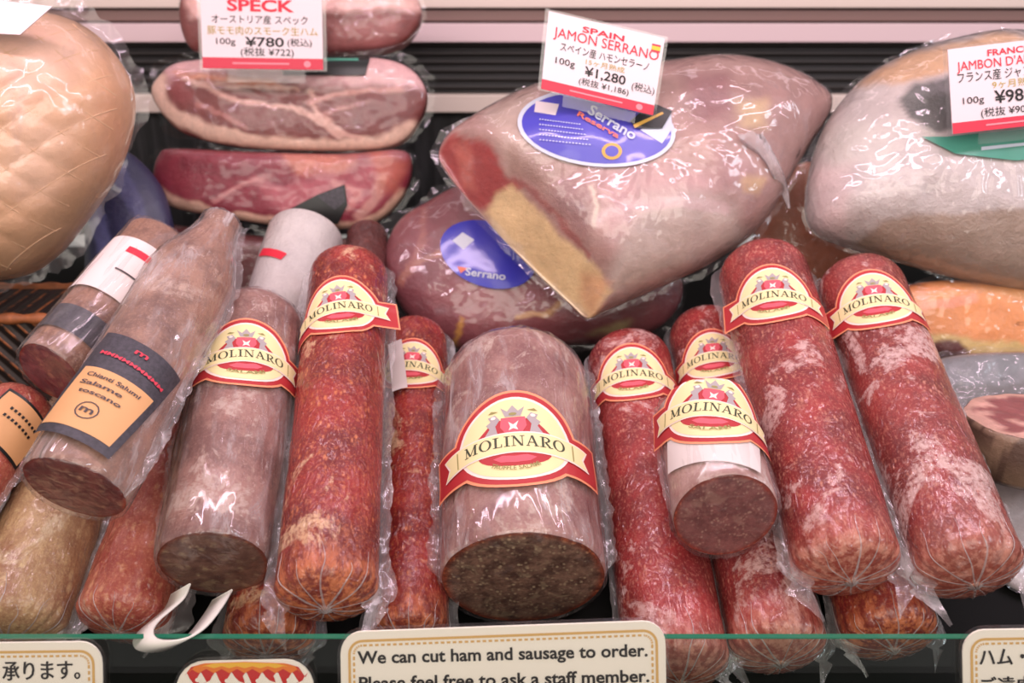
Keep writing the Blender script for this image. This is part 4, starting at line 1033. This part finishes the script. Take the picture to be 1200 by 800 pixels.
def sign(label, outline, texts, flames=False, inset=True, y=GY-.003):
    """a printed card on the glass, laid out where it stands in the plane of the glass"""
    o = gp(outline[0][0], outline[0][1], y); root = thing('counter_sign', label, 'sign', Matrix.Translation(o), 'signs on the glass')
    def fn(px, py, l=0.0): q = gp(px, py, y)-o; return (q.x, q.y-l, q.z)
    mb = MB(); v, f = patch(outline, 40); n = len(v)
    mb.add([fn(*q) for q in v], [t[::-1] for t in f], 0)
    mb.add([fn(*q, -.0016) for q in v], f, 0)
    m_ = len(outline); mb.add([fn(*q) for q in outline]+[fn(*q, -.0016) for q in outline], [(i, (i+1) % m_, m_+(i+1) % m_, m_+i) for i in range(m_)], 0)
    c = Vector((sum(p[0] for p in outline)/m_, sum(p[1] for p in outline)/m_))
    def offs(k): # outline moved inwards by k picture rows
        out = []
        for i in range(m_):
            a, b_, d = Vector(outline[i-1]), Vector(outline[i]), Vector(outline[(i+1) % m_]); t = (d-a).normalized(); nn = Vector((-t.y, t.x))
            if nn.dot(c-b_) < 0: nn = -nn
            out.append(b_+nn*k)
        return out
    def frame(k0, k1, dash, mi, l):
        A, B = offs(k0), offs(k1); L = 0
        for i in range(m_):
            a0, a1, b0, b1 = A[i], A[(i+1) % m_], B[i], B[(i+1) % m_]; ln = (a1-a0).length; k = max(1, int(ln/(dash or 1e9)))
            for j in range(k):
                t0, t1 = j/k, (j+(.6 if dash else 1))/k
                mb.add([fn(*a0.lerp(a1, t0), l), fn(*a0.lerp(a1, t1), l), fn(*b0.lerp(b1, t1), l), fn(*b0.lerp(b1, t0), l)], [(0, 1, 2, 3)], mi)
    if inset: frame(9, 12, 0, 1, .0004); frame(14.5, 17, 7, 1, .0004)
    for t, p0, p1, hh, bold in texts:
        for dx, dy, dl in ((0, 0, 0),) if bold else ((-.5, 0, 0), (.5, 0, .00003), (0, .4, .00006)):   # heavier strokes for the brush-like kana
            put_text(mb, t, lambda x, y_: fn(x+dx, -y_+dy, .0005+dl), (p0[0], -p0[1]), (p1[0], -p1[1]), hh, 2, bold)
    if flames:
        for poly, mi, l in flames:
            v, f = patch(poly, 30); mb.add([fn(*q, l) for q in v], f, mi)
    mb.build('printed_card', [M[k] for k in ('sign_paper', 'sign_orange', 'ink', 'yellow', 'flame_orange', 'flame_red')], root, False)
    sb = MB(); G = offs(-3.5)
    sb.add([fn(*q, .0009) for q in G]+[fn(*q, -.0024) for q in G], [(i, (i+1) % m_, m_+(i+1) % m_, m_+i) for i in range(m_)])
    sb.add([fn(*q, .0009) for q in G], [tuple(range(m_))][0:1]); sb.build('clear_sleeve', M['acrylic'], root, False)
    return root
def tilted(x0, y0, x1, y1, bottom, r):
    """rounded card outline in picture coordinates: top edge from (x0,y0) to (x1,y1)"""
    o = []; k = (y1-y0)/(x1-x0); Y = lambda x: y0+k*(x-x0)
    for i in range(7): a = PI/2*i/6; o.append((x0+r-r*math.cos(a), Y(x0)+r-r*math.sin(a)))
    for i in range(7): a = PI/2*i/6; o.append((x1-r+r*math.sin(a), Y(x1)+r-r*math.cos(a)))
    o += [(x1+2, bottom-r)]+[(x1+2-r+r*math.cos(PI/2*i/6), bottom-r+r*math.sin(PI/2*i/6)) for i in range(1, 7)]
    o += [(x0+r-r*math.sin(PI/2*i/6)+2, bottom-r+r*math.cos(PI/2*i/6)) for i in range(0, 7)]
    return o
sign('cream sign reading We can cut ham and sausage to order', tilted(399, 740, 780, 728, 905, 26),
     [('We can cut ham and sausage to order.', (419, 777), (759, 768), 15, .024), ('Please feel free to ask a staff member.', (421, 807), (761, 798), 15, .024)])
sign('cream sign with Japanese lettering beneath the beige sausage', tilted(-240, 756, 120, 752, 905, 26), [('カット承ります。', (-58, 796), (94, 793), 18, 0)])
sign('cream sign with Japanese lettering beneath the heavily moulded salami', tilted(1128, 738, 1480, 733, 905, 26), [('ハム・ソーセージの', (1148, 778), (1330, 774), 17, 0), ('ご遠慮ください', (1149, 812), (1300, 809), 17, 0)])
fl = tilted(206, 775, 368, 773, 905, 34)
fx = lambda i, k, a: 218+i
top = [(x, 776+abs(x-287)**2*.0008+3) for x in range(226, 350, 6)]
flames = []
red = [(216, 792), (224, 781), (238, 777), (287, 775), (336, 777), (350, 781), (358, 793)]
for cx_, w_, l_, hk in ((352, 10, 14, -1), (334, 9, 18, -1), (316, 9, 12, 1), (298, 10, 19, -1), (280, 9, 13, 1), (262, 10, 20, 1), (244, 9, 14, -1), (227, 9, 17, 1)):
    b_ = 787
    red += [(cx_+w_*.9, b_), (cx_+w_*.5, b_+l_*.35), (cx_+w_*.45+hk*2, b_+l_*.7), (cx_+hk*7, b_+l_), (cx_-w_*.1+hk*1, b_+l_*.8), (cx_-w_*.5, b_+l_*.45), (cx_-w_*.85, b_+1)]
flames.append((red, 5, .0004))
org = [(220, 789), (228, 780), (240, 776.5), (287, 774.8), (334, 776.5), (346, 780), (354, 789)]+[(350-9*k, 784+(4 if k % 2 else -1)) for k in range(15)]
flames.append((org, 4, .0006))
flames.append(([(236, 780), (250, 776.5), (287, 775.2), (324, 776.5), (338, 780)]+[(332-9*k, 779.5+(2.5 if k % 2 else 0)) for k in range(11)], 3, .0008))
for x_, y_, r_ in ((232, 796, 3.2), (267, 797, 3.6), (303, 797, 3.4), (339, 796, 3.2)): flames.append((ell(x_, y_, r_, r_*.8, 12), 0, .0006))
sign('cream sign topped with red and yellow flames', fl, [], flames=flames, inset=False)
